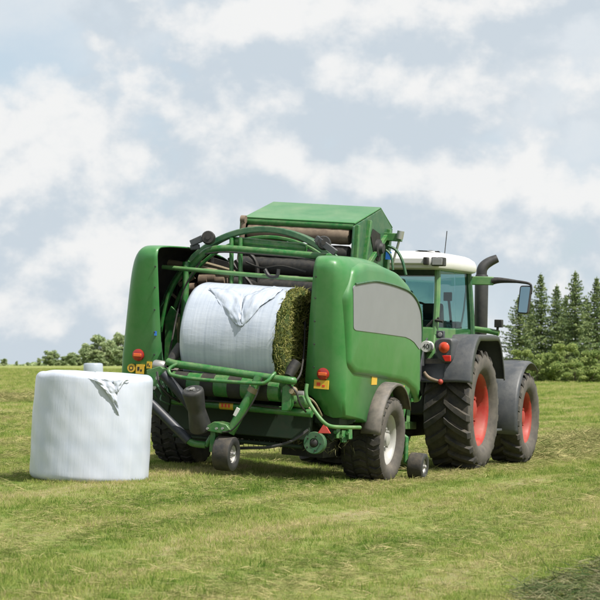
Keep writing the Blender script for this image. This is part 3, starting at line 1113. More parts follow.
for k in range(7):
    x0, y0 = rl.uniform(166, 184), rl.uniform(256, 345)
    p = bv(x0, y0, -0.35)
    b.bar(p, p + np.array([rl.uniform(0.05, 0.16), 0.02, rl.uniform(-0.12, 0.12)]), 0.03, rl.uniform(0.03, 0.07))
    b.build('linkage', M['tan'], BAL, bevel=0.004)
    b = MB()
b = MB()
b.prism([bv(*q, -0.2) for q in ((166, 249), (192, 252), (228, 262), (244, 292), (180, 296), (162, 300))], (0, 0.03, 0))
b.build('back_plate', M['liner'], BAL, fix=True)

# wrapping table: rollers, tubes, beam
RU0, RU1 = -0.64, 0.72
for (v, z) in ((-1.84, 1.075), (-0.86, 1.07)):
    b = MB()
    r = 0.128
    ends = [(0, 0.02), (0, r * 0.7), (0.02, r), (RU1 - RU0 - 0.02, r), (RU1 - RU0, r * 0.7), (RU1 - RU0, 0.02)]
    b.lathe((RU0, v, z), (1, 0, 0), ends, 30)
    o = b.build('table_roller', M['green2'], BAL, fix=True)
    for k in range(4):
        b = MB()
        u0 = RU0 + 0.06 + k * 0.33
        b.lathe((u0, v, z), (1, 0, 0), [(0, r), (0.002, r + 0.006), (0.158, r + 0.006), (0.16, r)], 30)
        b.build('rubber_band', M['liner'], o)
b = MB()
b.tube([bv(168, 361.5, -2.0), bv(175, 363.8, -2.02), bv(200, 367.5, -2.02), bv(258, 376, -2.02), bv(288, 380.3, -2.02), bv(294, 381, -1.98)], 0.044, 14, 4)
b.build('table_tube', M['green2'], BAL)
b = MB()
b.tube([bv(178, 363.5, -2.04), bv(170, 368, -2.1), bv(169.5, 373, -2.13), bv(176, 376, -2.14), bv(200, 379.5, -2.14), bv(255, 383.3, -2.14), bv(266, 382, -2.13), bv(272, 376, -2.08), bv(275, 373, -2.03)], 0.021, 10, 5)
b.build('bumper_tube', M['green2'], BAL)
b = MB()
b.tube([bv(150, 398.5, -1.78), bv(220, 405, -1.78), bv(312, 413.5, -1.78)], 0.047, 14)
beam = b.build('table_beam', M['green2'], BAL)
b = MB()
p = bv(225.5, 405.6, -1.84)
b.lathe((p[0] - 0.085, -1.78, p[2] - 0.0), (1, 0, 0), [(0, 0.049), (0.17, 0.049)], 20)
stb = b.build('warning_sticker', M['yellow'], beam)
b = MB()
for k in range(3):
    b.box((p[0] - 0.055 + k * 0.04, -1.831, p[2] - 0.02), (p[0] - 0.032 + k * 0.04, -1.821, p[2] + 0.02))
b.build('print', M['redink'], beam)
b = MB()
b.tube([bv(259, 376.5, -2.04), bv(252, 392, -2.07), bv(240, 414, -2.1), bv(230, 433, -2.12)], 0.054, 14, 3)
arm = b.build('swing_arm', M['green2'], BAL)
b = MB()
p0, p1 = bv(252, 393, -2.125), bv(249.5, 397, -2.125)
b.tube([bv(254.4, 387.4, -2.07), bv(251.8, 392.3, -2.07)], 0.060, 14)
b.build('clamp', M['tan'], arm)
b = MB()
p = bv(236, 412, -2.16)
b.bar(bv(238.5, 408, -2.148), bv(234.5, 416, -2.148), 0.045, 0.012, (0, 1, 0))
b.build('blue_sticker', M['white'], arm, bevel=0.003)

# castor of the bale turner
b = MB()
b.prism([bv(*q, -2.2) for q in ((206, 426), (214, 421.5), (226, 424.5), (230, 430), (221, 433.5), (207, 431))], (0, 0.26, 0))
b.box(bv(213, 452, -2.1) - np.array([0.03, 0.05, 0]), bv(213, 430, -2.1) + np.array([0.05, 0.05, 0.02]))
brk = b.build('castor_bracket', M['green2'], BAL, bevel=0.008, fix=True)
for px in (208, 217, 223):
    b = MB()
    p = bv(px, 428.5, -2.21)
    b.cone(p, p + np.array([0, -0.03, 0]), 0.014, None, 6)
    b.build('bolt', M['steel'], brk)
pc = bv(226, 453.5, -2.1)
wheel(BAL, tuple(pc), 0.195, 0.21, 0.10, M['rim'], 0, 0.0, out=1, style='small', dish=0.035, name='castor_wheel')

# film-roll shaped bale tipping roller and the sleeved bars
b = MB()
p0, p1 = bv(192.5, 389.5, -2.36), bv(201, 430, -2.12)
L = float(np.linalg.norm(p1 - p0))
b.lathe(p0, p1 - p0, [(0, 0.02), (0.0, 0.105), (0.012, 0.118), (0.03, 0.122), (0.05, 0.122), (L * 0.45, 0.102), (L * 0.5, 0.098), (L * 0.55, 0.102), (L * 0.93, 0.128), (L * 0.97, 0.125), (L, 0.105), (L, 0.02)], 32)
dr = b.build('tipping_roller', M['drum'], BAL, fix=True)
b = MB()
d = (p1 - p0) / L
b.lathe(p0 - d * 0.016, d, [(0, 0.008), (0, 0.03), (0.02, 0.03)], 16)
for k in range(6):
    q = 2 * PI * k / 6
    c = p0 + np.array([math.cos(q) * 0.065, math.sin(q) * 0.03, 0.0])
    b.box(c - np.array([0.012, 0.01, 0.012]), c + np.array([0.012, 0.01, 0.012]))
b.build('hub', M['steel'], dr)
b = MB()
b.tube([bv(162.5, 373.5, -2.12), bv(172, 384, -2.08), bv(184, 398, -2.02), bv(196, 414, -1.98)], 0.056, 14, 3)
b.build('rubber_sleeve', M['navy'], BAL)
b = MB()
b.tube([bv(143, 395.5, -2.1), bv(152, 404, -2.1), bv(168, 420, -2.1), bv(189, 441, -2.1)], 0.054, 14, 3)
b.build('rubber_sleeve', M['navy'], BAL)
b = MB()
b.tube([bv(188, 440.3, -2.1), bv(194, 443.5, -2.1), bv(206, 445, -2.1)], 0.040, 12, 4)
b.tube([bv(206, 446, -2.1), bv(212, 436, -2.1)], 0.03, 10)
b.build('tip_frame', M['green2'], BAL)

# bracket works at both ends of the table
for sd in (-1, 1):
    def e(x, y, v):
        return bv(x, y, v)
    if sd < 0:
        b = MB()
        b.prism([e(*q, -1.98) for q in ((146, 370), (160, 366), (168, 372), (170, 384), (162, 390), (150, 386))], (0, 0.12, 0))
        b.box(e(146, 379, -1.9), e(162, 372, -1.9) + np.array([0, 0.2, 0]))
        br = b.build('end_bracket', M['green2'], BAL, bevel=0.01, fix=True)
        b = MB()
        b.lathe(e(154, 364.5, -1.9), e(166, 366.5, -1.9) - e(154, 364.5, -1.9), [(0, 0.05), (0.02, 0.06), (0.12, 0.06), (0.14, 0.045)], 18)
        b.build('motor', M['steel'], br)
        b = MB()
        b.tube([e(171, 361, -1.9), e(175.5, 354, -1.85), e(181, 345.5, -1.8)], [0.05, 0.062, 0.058], 16)
        b.build('side_roller', M['black'], BAL)
        b = MB()
        for k in range(6):
            x0, y0 = rl.uniform(148, 168), rl.uniform(372, 396)
            b.tube([e(x0, y0, -2.0), e(x0 + rl.uniform(-3, 7), y0 + rl.uniform(2, 9), -2.04), e(x0 + rl.uniform(2, 12), y0 + rl.uniform(6, 16), -1.95)], 0.011, 8, 4)
        b.build('hose', M['ringgreen'], br)
        b = MB()
        b.prism([e(*q, -1.85) for q in ((152, 384), (166, 386), (170, 400), (168, 412), (160, 408), (152, 398))], (0, 0.06, 0))
        b.build('link_plate', M['undergreen'], BAL, fix=True, bevel=0.006)
        for q in ((158, 378), (163.5, 387), (155, 388)):
            b = MB()
            p = e(*q, -2.0)
            b.cone(p, p + np.array([0, -0.03, 0]), 0.022, None, 6)
            b.build('bolt', M['steel'], br)
    else:
        b = MB()
        b.prism([e(*q, -1.98) for q in ((282, 387), (286, 383.5), (291, 384), (291, 405), (288, 411), (281, 411))], (0, 0.10, 0))
        br = b.build('end_bracket', M['green2'], BAL, bevel=0.01, fix=True)
        b = MB()
        b.lathe(e(293.5, 391, -1.9), (0.12, -1, 0), [(0, 0.05), (0.05, 0.05), (0.07, 0.03), (0.1, 0.03), (0.1, 0.005)], 16)
        b.build('grease_cap', M['tan'], br, fix=True)
        b = MB()
        b.lathe(e(292, 401, -1.78), (1, 0, 0), [(0, 0.05), (0.02, 0.065), (0.16, 0.075), (0.20, 0.06), (0.22, 0.03)], 18)
        b.build('motor', M['tgreen'], br)
        b = MB()
        b.lathe(e(294, 394.5, -1.7), (1, 0, 0.05), [(0, 0.03), (0.02, 0.045), (0.13, 0.045), (0.15, 0.02)], 14)
        b.build('valve', M['steel'], br)
        b = MB()
        b.tube([e(288.5, 376.5, -1.95), e(292, 369.5, -1.9), e(297, 361.5, -1.86)], [0.05, 0.066, 0.060], 16)
        b.build('side_roller', M['black'], BAL)
        b = MB()
        b.tube([e(300, 395, -1.7), e(307, 397, -1.65), e(315, 403, -1.6), e(322, 416, -1.5)], 0.012, 8, 5)
        b.tube([e(296, 400, -1.7), e(305, 404, -1.65), e(314, 414, -1.6)], 0.013, 8, 5)
        b.build('hose', M['tan'], br)

# rail round the right rear corner
b = MB()
b.tube([bv(307, 384, -1.86), bv(306, 392, -1.88), bv(307.5, 399, -1.88), bv(314, 410, -1.88), bv(323, 421.5, -1.87), bv(331, 426.3, -1.80), bv(345, 427.3, -1.60), bv(360, 427.5, -1.3)], 0.022, 10, 5)
b.build('guard_rail', M['tgreen'], BAL)
b = MB()
q0, q1, q2 = (bv(*q, -1.62) for q in ((324.2, 423), (317.5, 433.3), (330.5, 433.5)))
b.prism([q0, q1, q2], (0, 0.02, 0))
b.build('triangle_reflector', mat('red_reflector', (0.55, 0.07, 0.06), 0.3), BAL, fix=True, bevel=0.004)
b = MB()
p = bv(314, 443.2, -1.5)
b.lathe(p + np.array([0, 0.08, 0]), (0.05, -1, 0.05), [(0, 0.125), (0.08, 0.128), (0.10, 0.12), (0.10, 0.055), (0.085, 0.05), (0.085, 0.005)], 32)
dc = b.build('chain_disc', M['ringgreen'], BAL, fix=True)
b = MB()
b.lathe(p + np.array([0, -0.003, 0]), (0.05, -1, 0.05), [(0, 0.048), (0.015, 0.045), (0.03, 0.02), (0.03, 0.004)], 18)
for k in range(5):
    q = 2 * PI * k / 5
    c = p + np.array([math.cos(q) * 0.085, -0.02, math.sin(q) * 0.085])
    b.cone(c, c + np.array([0, -0.02, 0]), 0.009, None, 6)
b.build('hub', M['black'], dc)
b = MB()
b.tube([bv(222, 449, -1.75), bv(245, 448, -1.8), bv(270, 447, -1.8), bv(292, 441, -1.75), bv(308, 430, -1.65)], 0.018, 8, 6)
b.build('cable', M['drum'], BAL)
# dark works under the body
b = MB()
for k in range(9):
    u0 = 0.55 + rl.uniform(0, 0.5)
    v0 = rl.uniform(-1.3, -0.7)
    b.bar((u0, v0, rl.uniform(0.62, 0.9)), (u0 + rl.uniform(-0.05, 0.3), v0 + rl.uniform(0, 0.25), rl.uniform(0.5, 0.8)), 0.05, 0.08)
b.box((0.94, -1.35, 0.72), (1.24, -0.85, 0.84))
b.build('under_bracket', M['undergreen'], BAL, bevel=0.006)
b = MB()
for (q, w) in (((337, 432), 0.05), ((343, 436), 0.06), ((349, 433), 0.045)):
    p = bv(*q, -1.25)
    b.bar(p + np.array([0, 0, 0.06]), p + np.array([0.02, -0.02, -0.07]), w, 0.05)
    b.cone(p + np.array([0.0, -0.04, 0]), p + np.array([0.0, -0.07, 0]), 0.02, None, 6)
b.build('coupling', M['green2'], BAL)
b = MB()                                                               # lower door of the chamber and knife drawer
b.box((-0.70, -0.6, 0.42), (0.70, -0.56, 0.95))
b.box((-0.70, -1.40, 0.82), (0.70, -0.58, 0.85))
b.cone((-0.75, -1.2, 0.60), (0.85, -1.2, 0.60), 0.07, None, 14)
b.cone((-0.75, -1.45, 0.44), (0.85, -1.45, 0.44), 0.025, None, 10)
b.build('lower_tray', M['undergreen'], BAL, bevel=0.008)
# pick-up with tines, in front of the axle
b = MB()
b.cone((-0.98, 1.25, 0.46), (0.98, 1.25, 0.46), 0.20, None, 22)
b.box((0.42, -0.95, 0.30), (0.93, -0.2, 0.70))  # this black box and the next are added to deepen the underbody shade
b.box((-0.93, -0.95, 0.32), (-0.35, -0.2, 0.70))
pk = b.build('pickup_reel_and_shade_boxes', M['liner'], BAL)
for row in range(4):
    b = MB()
    for k in range(28):
        u0 = -0.95 + k * 0.07
        a = row * PI / 2 + 0.35
        c, s = math.cos(a), math.sin(a)
        b.tube([(u0, 1.25 + c * 0.16, 0.42 + s * 0.16), (u0, 1.25 + c * 0.30, 0.44 + s * 0.28), (u0, 1.25 + c * 0.30 - s * 0.03, 0.44 + s * 0.30 + c * 0.03)], 0.004, 5)
    o = b.build('tine_row', M['steel'], pk)
    o['kind'] = 'stuff'
for sd in (-1, 1):
    b = MB()
    b.prism([(sd * 1.02, 0.95, 0.28), (sd * 1.02, 1.0, 0.72), (sd * 1.02, 1.3, 0.78), (sd * 1.02, 1.62, 0.60), (sd * 1.02, 1.6, 0.26), (sd * 1.02, 1.3, 0.18)], (sd * 0.03, 0, 0))
    b.build('pickup_side', M['green2'], BAL, fix=True, bevel=0.006)
    c = (sd * 1.46, 1.12, 0.167)
    wheel(BAL, c, 0.165, 0.20, 0.085, M['rim'], 0, 0.0, out=sd, style='small', dish=0.03, name='gauge_wheel')
    b = MB()
    b.tube([(sd * 1.05, 1.2, 0.62), (sd * 1.28, 1.15, 0.50), (sd * 1.30, 1.12, 0.20), (sd * 1.40, 1.12, 0.167)], 0.03, 10)
    b.tube([(sd * 1.06, 1.0, 0.30), (sd * 1.2, 1.1, 0.55), (sd * 1.22, 1.2, 0.95)], 0.025, 10)
    b.bar((sd * 1.02, 1.25, 0.97), (sd * 1.30, 1.25, 0.97), 0.10, 0.05)
    b.box((sd * 1.16 - 0.04, 1.05, 0.35), (sd * 1.16 + 0.04, 1.13, 0.85))
    b.build('wheel_strut', M['green2'], BAL, bevel=0.005)

# thin hydraulic lines, bolts along the panel edges
for k, pts_ in enumerate([[(168, 362, -1.9), (172, 340, -1.3), (178, 310, -1.05), (186, 285, -1.0), (200, 262, -0.97)],
                          [(296, 381, -1.9), (301, 372, -1.8), (304, 350, -1.5), (305, 320, -1.3)],
                          [(205, 254, -0.97), (225, 252, -0.97), (260, 254.5, -0.97), (300, 258, -0.97), (322, 262, -0.97)],
                          [(170, 398, -1.84), (200, 400.5, -1.85), (240, 403, -1.85), (280, 408, -1.85), (296, 402, -1.85)],
                          [(157, 372, -2.02), (160, 385, -2.06), (170, 396, -2.0), (180, 402, -1.9)],
                          [(262, 378, -2.1), (256, 396, -2.14), (244, 416, -2.16), (232, 430, -2.18), (222, 432, -2.2)],
                          [(246, 262, -0.6), (262, 268, -0.6), (282, 266, -0.6), (306, 272, -0.6)],
                          [(288, 384, -2.0), (296, 392, -1.98), (300, 404, -1.95), (306, 412, -1.85)]]):
    b = MB()
    b.tube([bv(*q) for q in pts_], (0.011, 0.012, 0.010, 0.011, 0.013, 0.009, 0.012, 0.011)[k], 8, 6)
    b.build('hydraulic_line', M['black'], BAL)
for sd, pd in ((1, pod_r), (-1, pod_l)):
    for z in (1.36, 1.62, 1.88, 2.14, 2.38):
        b = MB()
        v = float(np.interp(z, [1.25, 1.9, 2.4], [-1.60, -1.70, -1.765]))
        b.cone((sd * 0.985, v + 0.01, z), (sd * 0.985, v - 0.012, z), 0.011, 0.009, 8)
        b.build('bolt', M['drum'], pd)
# tufts of grass carried on the underside and on the axle (loose crop)
def strands(name, pts, dirs, length, width, m, parent, seed=0):
    r = np.random.default_rng(seed)
    b = MB()
    for p, d in zip(pts, dirs):
        p = np.array(p, float)
        d = np.array(d, float) + r.normal(0, 0.5, 3)
        d /= np.linalg.norm(d)
        s = np.cross(d, r.normal(0, 1, 3))
        s /= np.linalg.norm(s)
        L = length * r.uniform(0.5, 1.4)
        k = r.normal(0, 0.25, 3) * L
        b.add([p - s * width, p + s * width, p + d * L * 0.5 + s * width + k * 0.5, p + d * L * 0.5 - s * width + k * 0.5, p + d * L + k * 1.2], [(0, 1, 2, 3), (3, 2, 4)])
    o = b.build(name, m, parent, angle=180)
    o['kind'] = 'stuff'
    return o


r = np.random.default_rng(5)
pts = np.stack([r.uniform(0.5, 1.15, 200), r.uniform(-1.3, -0.5, 200), r.uniform(0.40, 0.68, 200)], 1)
strands('loose_crop', pts, [(0, -0.2, -1)] * 200, 0.08, 0.004, M['haydark'], BAL, 6)

# ------------------------------------------------------------------ bale lying on the wrapping table
BU0, BU1, BVc, BZc, BR = -0.575, 0.60, -1.33, 1.62, 0.625
MB_BALE = BF.matrix() @ Matrix.Translation((0, BVc, BZc - BR))
IB = empty('wrapped_bale', MB_BALE)
tag(IB, 'half wrapped round bale lying in the baler with brown hay showing at its right end', 'bale')


def ib(u, a, rr):
    return (u, rr * math.cos(a), BR + rr * math.sin(a))


def lump(a, u, s, amp):
    return amp * (math.sin(3 * a + 2 * u + s) * 0.5 + math.sin(7 * a - 5 * u + 2 * s) * 0.3 + math.sin(13 * a + 11 * u) * 0.2)


b = MB()
rows = []
nu = 46
for i in range(nu + 1):
    t = i / nu
    u = BU0 + (BU1 - BU0) * t
    e = min(1, (u - BU0) / 0.09)
    rr0 = BR - 0.09 * (1 - math.sqrt(max(0, 1 - (1 - e) ** 2)))
    rows.append([ib(u + (0.010 * math.sin(9 * a) + 0.006 * math.sin(23 * a + 1) if i == nu else 0), a, rr0 + lump(a, u, 1, 0.007)) for a in np.linspace(0, 2 * PI, 120, endpoint=False)])
b.grid(rows, 0, True)
b.f.append(tuple(range(119, -1, -1)))
b.m.append(0)
b.build('film', M['film2'], IB, angle=60, fix=True)
b = MB()
rows = []
for u, k in ((0.45, 0.95), (0.60, 0.96), (0.655, 0.965), (0.685, 0.955), (0.70, 0.90), (0.705, 0.7), (0.70, 0.4), (0.70, 0.02)):
    rows.append([ib(u + 0.012 * math.sin(7 * a + k * 9) + 0.008 * math.sin(17 * a + k * 21), a, BR * k + lump(a, u, 4, 0.012)) for a in np.linspace(0, 2 * PI, 90, endpoint=False)])
b.grid(rows, 0, True)
core = b.build('hay_core', M['haydark'], IB, angle=180, fix=True)
r = np.random.default_rng(9)
pp, dd = [], []
for k in range(7500):
    a = r.uniform(0, 2 * PI)
    rr = BR * math.sqrt(r.uniform(0, 1)) * 0.985
    pp.append(ib(0.69 + r.uniform(0, 0.02) - 0.03 * max(0, rr / BR - 0.9) * 10, a, rr))
    t = r.uniform(-1, 1)
    dd.append((r.uniform(0.05, 0.35), -math.sin(a) * t, math.cos(a) * t))
for k in range(1500):
    a = r.uniform(0, 2 * PI)
    pp.append(ib(r.uniform(0.59, 0.68), a, BR * r.uniform(0.975, 1.0)))
    t = r.uniform(-1, 1)
    dd.append((0.5, -math.sin(a) * t + 0.2 * math.cos(a), math.cos(a) * t + 0.2 * math.sin(a)))
strands('hay_strand', pp, dd, 0.045, 0.0035, M['strand'], IB, 10)


def cyl_hit(Mx, axis, R, c, x, y, off):
    """where the pixel ray meets a cylinder (local frame Mx, axis 0 or 2, centre c in the other two), pushed out by off"""
    inv = np.array(Mx.inverted())
    o = (inv @ np.append(EYE, 1))[:3]
    d = inv[:3, :3] @ ray(x, y)
    i, j = (1, 2) if axis == 0 else (0, 1)
    oo = np.array([o[i] - c[0], o[j] - c[1]])
    dd_ = np.array([d[i], d[j]])
    A, Bq, Cq = dd_ @ dd_, 2 * oo @ dd_, oo @ oo - R * R
    disc = max(0.0, Bq * Bq - 4 * A * Cq)
    t = (-Bq - math.sqrt(disc)) / (2 * A)
    p = o + t * d
    n = np.zeros(3)
    n[i], n[j] = (p[i] - c[0]) / R, (p[j] - c[1]) / R
    return p + n * off


def crumple(name, hit, outline_rows, parent, m, seed, rough=0.006):
    """a folded piece of film: rows of (pixel x, pixel y, lift off the bale), refined and crinkled"""
    r = np.random.default_rng(seed)
    A = np.array(outline_rows, float)
    for ax in (0, 1):
        k = 5
        idx = np.linspace(0, A.shape[ax] - 1, (A.shape[ax] - 1) * k + 1)
        lo = np.floor(idx).astype(int).clip(0, A.shape[ax] - 2)
        f = idx - lo
        f = f.reshape((-1, 1, 1)) if ax == 0 else f.reshape((1, -1, 1))
        A = np.take(A, lo, ax) * (1 - f) + np.take(A, lo + 1, ax) * f
    nz = r.normal(0, 1, A.shape[:2])
    for _ in range(2):
        nz = (nz + np.roll(nz, 1, 0) + np.roll(nz, 1, 1) + np.roll(nz, -1, 0) + np.roll(nz, -1, 1)) / 3.2
    A[..., 2] = A[..., 2] * 0.62 + nz * rough * 0.75
    b = MB()
    b.grid([[hit(*A[i, j][:2], A[i, j][2]) for j in range(A.shape[1])] for i in range(A.shape[0])])
    return b.build(name, m, parent, solid=0.0015, angle=60)


hit_i = lambda x, y, off: cyl_hit(MB_BALE, 0, BR, (0, BR), x, y, off)
crumple('film_fold', hit_i, [[(209, 289.5, 0.012), (219, 289, 0.02), (232, 290.5, 0.015), (243, 294, 0.012)],
                             [(213, 294, 0.012), (224, 297, 0.045), (235, 299, 0.03), (243, 302, 0.02)],
                             [(219, 303, 0.012), (228, 309, 0.05), (236, 311, 0.06), (242, 312, 0.03)],
                             [(226, 314, 0.012), (233, 319, 0.05), (239, 321, 0.07), (242, 320, 0.04)],
                             [(234, 323, 0.01), (238, 326, 0.03), (241.5, 327, 0.04), (243.5, 326, 0.02)]], IB, M['film2'], 21, 0.012)
crumple('film_fold', hit_i, [[(283, 287.8, 0.015), (283.5, 290, 0.02), (279, 294, 0.02), (275, 298, 0.012)],
                             [(268, 288.8, 0.02), (267, 293.5, 0.06), (265, 299, 0.04), (262, 306, 0.012)],
                             [(255, 292.5, 0.02), (254, 299, 0.07), (254, 307, 0.06), (254, 315, 0.012)],
                             [(245, 298, 0.02), (245, 307, 0.05), (247, 315, 0.07), (249, 321, 0.015)],
                             [(242, 305, 0.01), (242, 314, 0.03), (242, 320, 0.05), (242.5, 326.5, 0.015)]], IB, M['film2'], 22, 0.012)

# ------------------------------------------------------------------ bale standing on the grass
gx, gy = -2.255, 24.05
gz = float(ground_z(gx, gy))
tilt = math.radians(3.2)
MB_S = Matrix.Translation((gx, gy, gz - 0.02)) @ Matrix.Rotation(tilt, 4, 'Y')
SB = empty('wrapped_bale', MB_S)
tag(SB, 'white film wrapped round bale standing upright on the grass beside the baler', 'bale', None)
SR, SH = 0.628, 1.145
b = MB()
rows = []
prof = [(0.0, 0.3)] + [(0.07 - 0.07 * math.cos(q), SR - 0.07 + 0.07 * math.sin(q)) for q in np.linspace(0, PI / 2, 7)]
prof += [(z, SR) for z in np.linspace(0.1, SH - 0.11, 34)]
prof += [(SH - 0.075 + 0.075 * math.sin(q), SR - 0.075 + 0.075 * math.cos(q)) for q in np.linspace(0.15, PI / 2, 8)]
prof += [(SH + 0.003, SR * 0.7), (SH + 0.008, SR * 0.45), (SH + 0.006, SR * 0.2), (SH + 0.004, 0.01)]
for (z, rr) in prof:
    row = []
    for a in np.linspace(0, 2 * PI, 140, endpoint=False):
        bulge = 1 + 0.014 * math.sin(PI * min(1, max(0, z / SH)) * 0.9) - 0.018 * (z / SH - 0.3)
        q = (rr + lump(a, z * 2, 2, 0.006) * min(1, rr / SR)) * bulge
        row.append((q * math.cos(a), q * math.sin(a), z + (0.010 * math.sin(3 * a + 1) + 0.005 * math.sin(8 * a)) * (1 if z > SH * 0.9 else 0)))
    rows.append(row)
b.grid(rows, 0, True)
b.build('film', M['film'], SB, angle=60, fix=True)
hit_s = lambda x, y, off: cyl_hit(MB_S, 2, SR, (0, 0), x, y, off)
crumple('film_fold', hit_s, [[(88, 378.5, 0.004), (96, 378.5, 0.02), (106, 379, 0.03), (113, 380, 0.03)],
                             [(93, 380.5, 0.006), (100, 383, 0.04), (107, 385, 0.06), (114, 387, 0.03)],
                             [(99, 384.5, 0.006), (104, 389, 0.045), (110, 392, 0.07), (115.5, 393, 0.03)],
                             [(105, 391, 0.006), (109, 396, 0.045), (113, 398, 0.06), (117, 399, 0.02)],
                             [(111, 401, 0.004), (114, 405, 0.03), (116.5, 407, 0.03), (118.5, 407, 0.01)],
                             [(117, 413, 0.003), (118, 415, 0.012), (118.7, 416, 0.012), (119.2, 416, 0.003)]], SB, M['film'], 31, 0.012)
crumple('film_fold', hit_s, [[(112, 380, 0.03), (119, 379.5, 0.03), (125, 379, 0.02), (130, 379.5, 0.004)],
                             [(114, 387, 0.03), (117.5, 385, 0.05), (121, 383.5, 0.03), (125, 382, 0.004)],
                             [(115.8, 393.5, 0.02), (117.5, 391.5, 0.03), (119, 389, 0.02), (120, 387, 0.004)]], SB, M['film'], 32, 0.010)

# far bale
fx, fy = -13.5, 147.0
b = MB()
prof = [(0.0, 0.3), (0.0, 0.56), (0.06, 0.62), (0.5, 0.635), (1.1, 0.625), (1.17, 0.57), (1.19, 0.4), (1.19, 0.01)]
rows = [[(rr * (1 + 0.01 * math.sin(5 * a + z * 4)) * math.cos(a), rr * math.sin(a), z) for a in np.linspace(0, 2 * PI, 40, endpoint=False)] for z, rr in prof]
b.grid(rows, 0, True)
M['farfilm'] = film_mat('greyed_stretch_film', (0.36, 0.40, 0.46), 'z')
fb = b.build('wrapped_bale', M['farfilm'], None, angle=50, fix=True)
fb.location = (fx, fy, float(ground_z(fx, fy)) + 0.02)
tag(fb, 'small distant wrapped bale just showing above the top of the standing bale', 'bale')

# ------------------------------------------------------------------ tractor
TR = empty('tractor', TF.matrix())
tag(TR, 'green tractor with white cab roof and red wheel rims pulling the baler', 'tractor')


def tv(x, y, v):
    return TF.at(x, y, 'v', v)


def tu(x, y, u):
    return TF.at(x, y, 'u', u)


RRR, FRR, WB = 0.825, 0.665, 2.62
for sd in (1, -1):
    wheel(TR, (sd * 0.95, 0, RRR), RRR, 0.66, 0.49, M['red'], 20, 0.06, 0.30, out=sd, dish=0.18)
    wheel(TR, (sd * 0.97, WB, FRR), FRR, 0.54, 0.375, M['red'], 18, 0.045, 0.30, out=sd, dish=0.13)

# rear mudguards: flat-topped arch with a deep outer lip
for sd in (1, -1):
    arch = [(-0.86, 1.20), (-0.80, 1.42), (-0.66, 1.66), (-0.50, 1.795), (-0.34, 1.83), (0.45, 1.835), (0.62, 1.80), (0.74, 1.68), (0.90, 1.40), (0.95, 1.24)]
    A = [np.array(q) for q in catmull([np.array(q) for q in arch], 4)]
    b = MB()
    rows = []
    for (v, z) in A:
        c = np.array([0.0, 0.95])
        dd_ = (c - np.array([v, z]))
        dd_ /= np.linalg.norm(dd_)
        vi, zi = np.array([v, z]) + dd_ * 0.085
        k = 0.15 * min(1.0, max(0.0, (z - 1.15) / 0.35))
        v2, z2 = v + dd_[0] * k, z + dd_[1] * k
        rows.append([(sd * 0.60, v2, z2), (sd * 0.91, v2, z2 + 0.004), (sd * 0.945, v, z), (sd * 1.10, v, z + 0.004), (sd * 1.26, v, z), (sd * 1.30, v + dd_[0] * 0.012, z + dd_[1] * 0.012), (sd * 1.312, vi, zi)])
    b.grid(rows)
    g = b.build('mudguard', M['fender'], TR, solid=0.014, angle=50, fix=True)
    b = MB()
    b.prism([(sd * 0.60, v, z) for v, z in A], (sd * 0.02, 0, 0))
    b.build('inner_wall', M['fender'], g, fix=True)
# tail lamp cluster on the right mudguard
b = MB()
p = tv(445, 350.5, -0.88)
pl = round_poly([(p[0] - 0.17, p[2] + 0.10), (p[0] - 0.08, p[2] + 0.17), (p[0] + 0.10, p[2] + 0.16), (p[0] + 0.09, p[2] - 0.12), (p[0] + 0.03, p[2] - 0.17), (p[0] - 0.10, p[2] - 0.13)], 0.06)
b.prism([(q[0], -0.86, q[1]) for q in pl], (0, 0.30, 0))
lc = b.build('lamp_housing', M['fender'], TR, fix=True, bevel=0.02)
b = MB()
c = tv(443.5, 347.5, -0.89)
b.lathe((c[0], -0.85, c[2]), (0, -1, 0), [(0, 0.074), (0.02, 0.072), (0.04, 0.05), (0.048, 0.01)], 22)
b.build('brake_lens', mat('orange_red_lens', (0.50, 0.05, 0.018), 0.25, coat=0.4), lc)
b = MB()
q = tv(445, 358, -0.88)
b.prism([(q[0] - 0.05, -0.875, q[2] + 0.035), (q[0] + 0.075, -0.875, q[2] + 0.035), (q[0] + 0.075, -0.875, q[2] - 0.045), (q[0] - 0.005, -0.875, q[2] - 0.045)], (0, 0.03, 0))
b.build('tail_lens', mat('bright_red_lens', (0.50, 0.025, 0.018), 0.3, coat=0.4), lc, fix=True, bevel=0.008)
# body behind the cab between the mudguards
b = MB()
b.box((-0.62, -0.62, 0.75), (0.62, 0.9, 1.30))
b.box((-0.35, -0.8, 0.45), (0.35, 1.2, 0.95))
b.build('rear_axle_housing', M['liner'], TR, bevel=0.03)
b = MB()
b.prism([(-0.72, -0.64, 1.26), (-0.72, -0.50, 1.92), (-0.72, 1.25, 1.92), (-0.72, 1.25, 1.26)], (1.44, 0, 0))
b.build('cab_base', M['tgreen'], TR, fix=True, bevel=0.02)
b = MB()
b.prism([(0.56, -0.68, 1.20), (0.56, -0.58, 1.50), (0.90, -0.58, 1.50), (0.90, -0.68, 1.20)], (0, -0.03, 0))
b.build('rear_valance', M['dustyfender'], TR, fix=True, bevel=0.01)
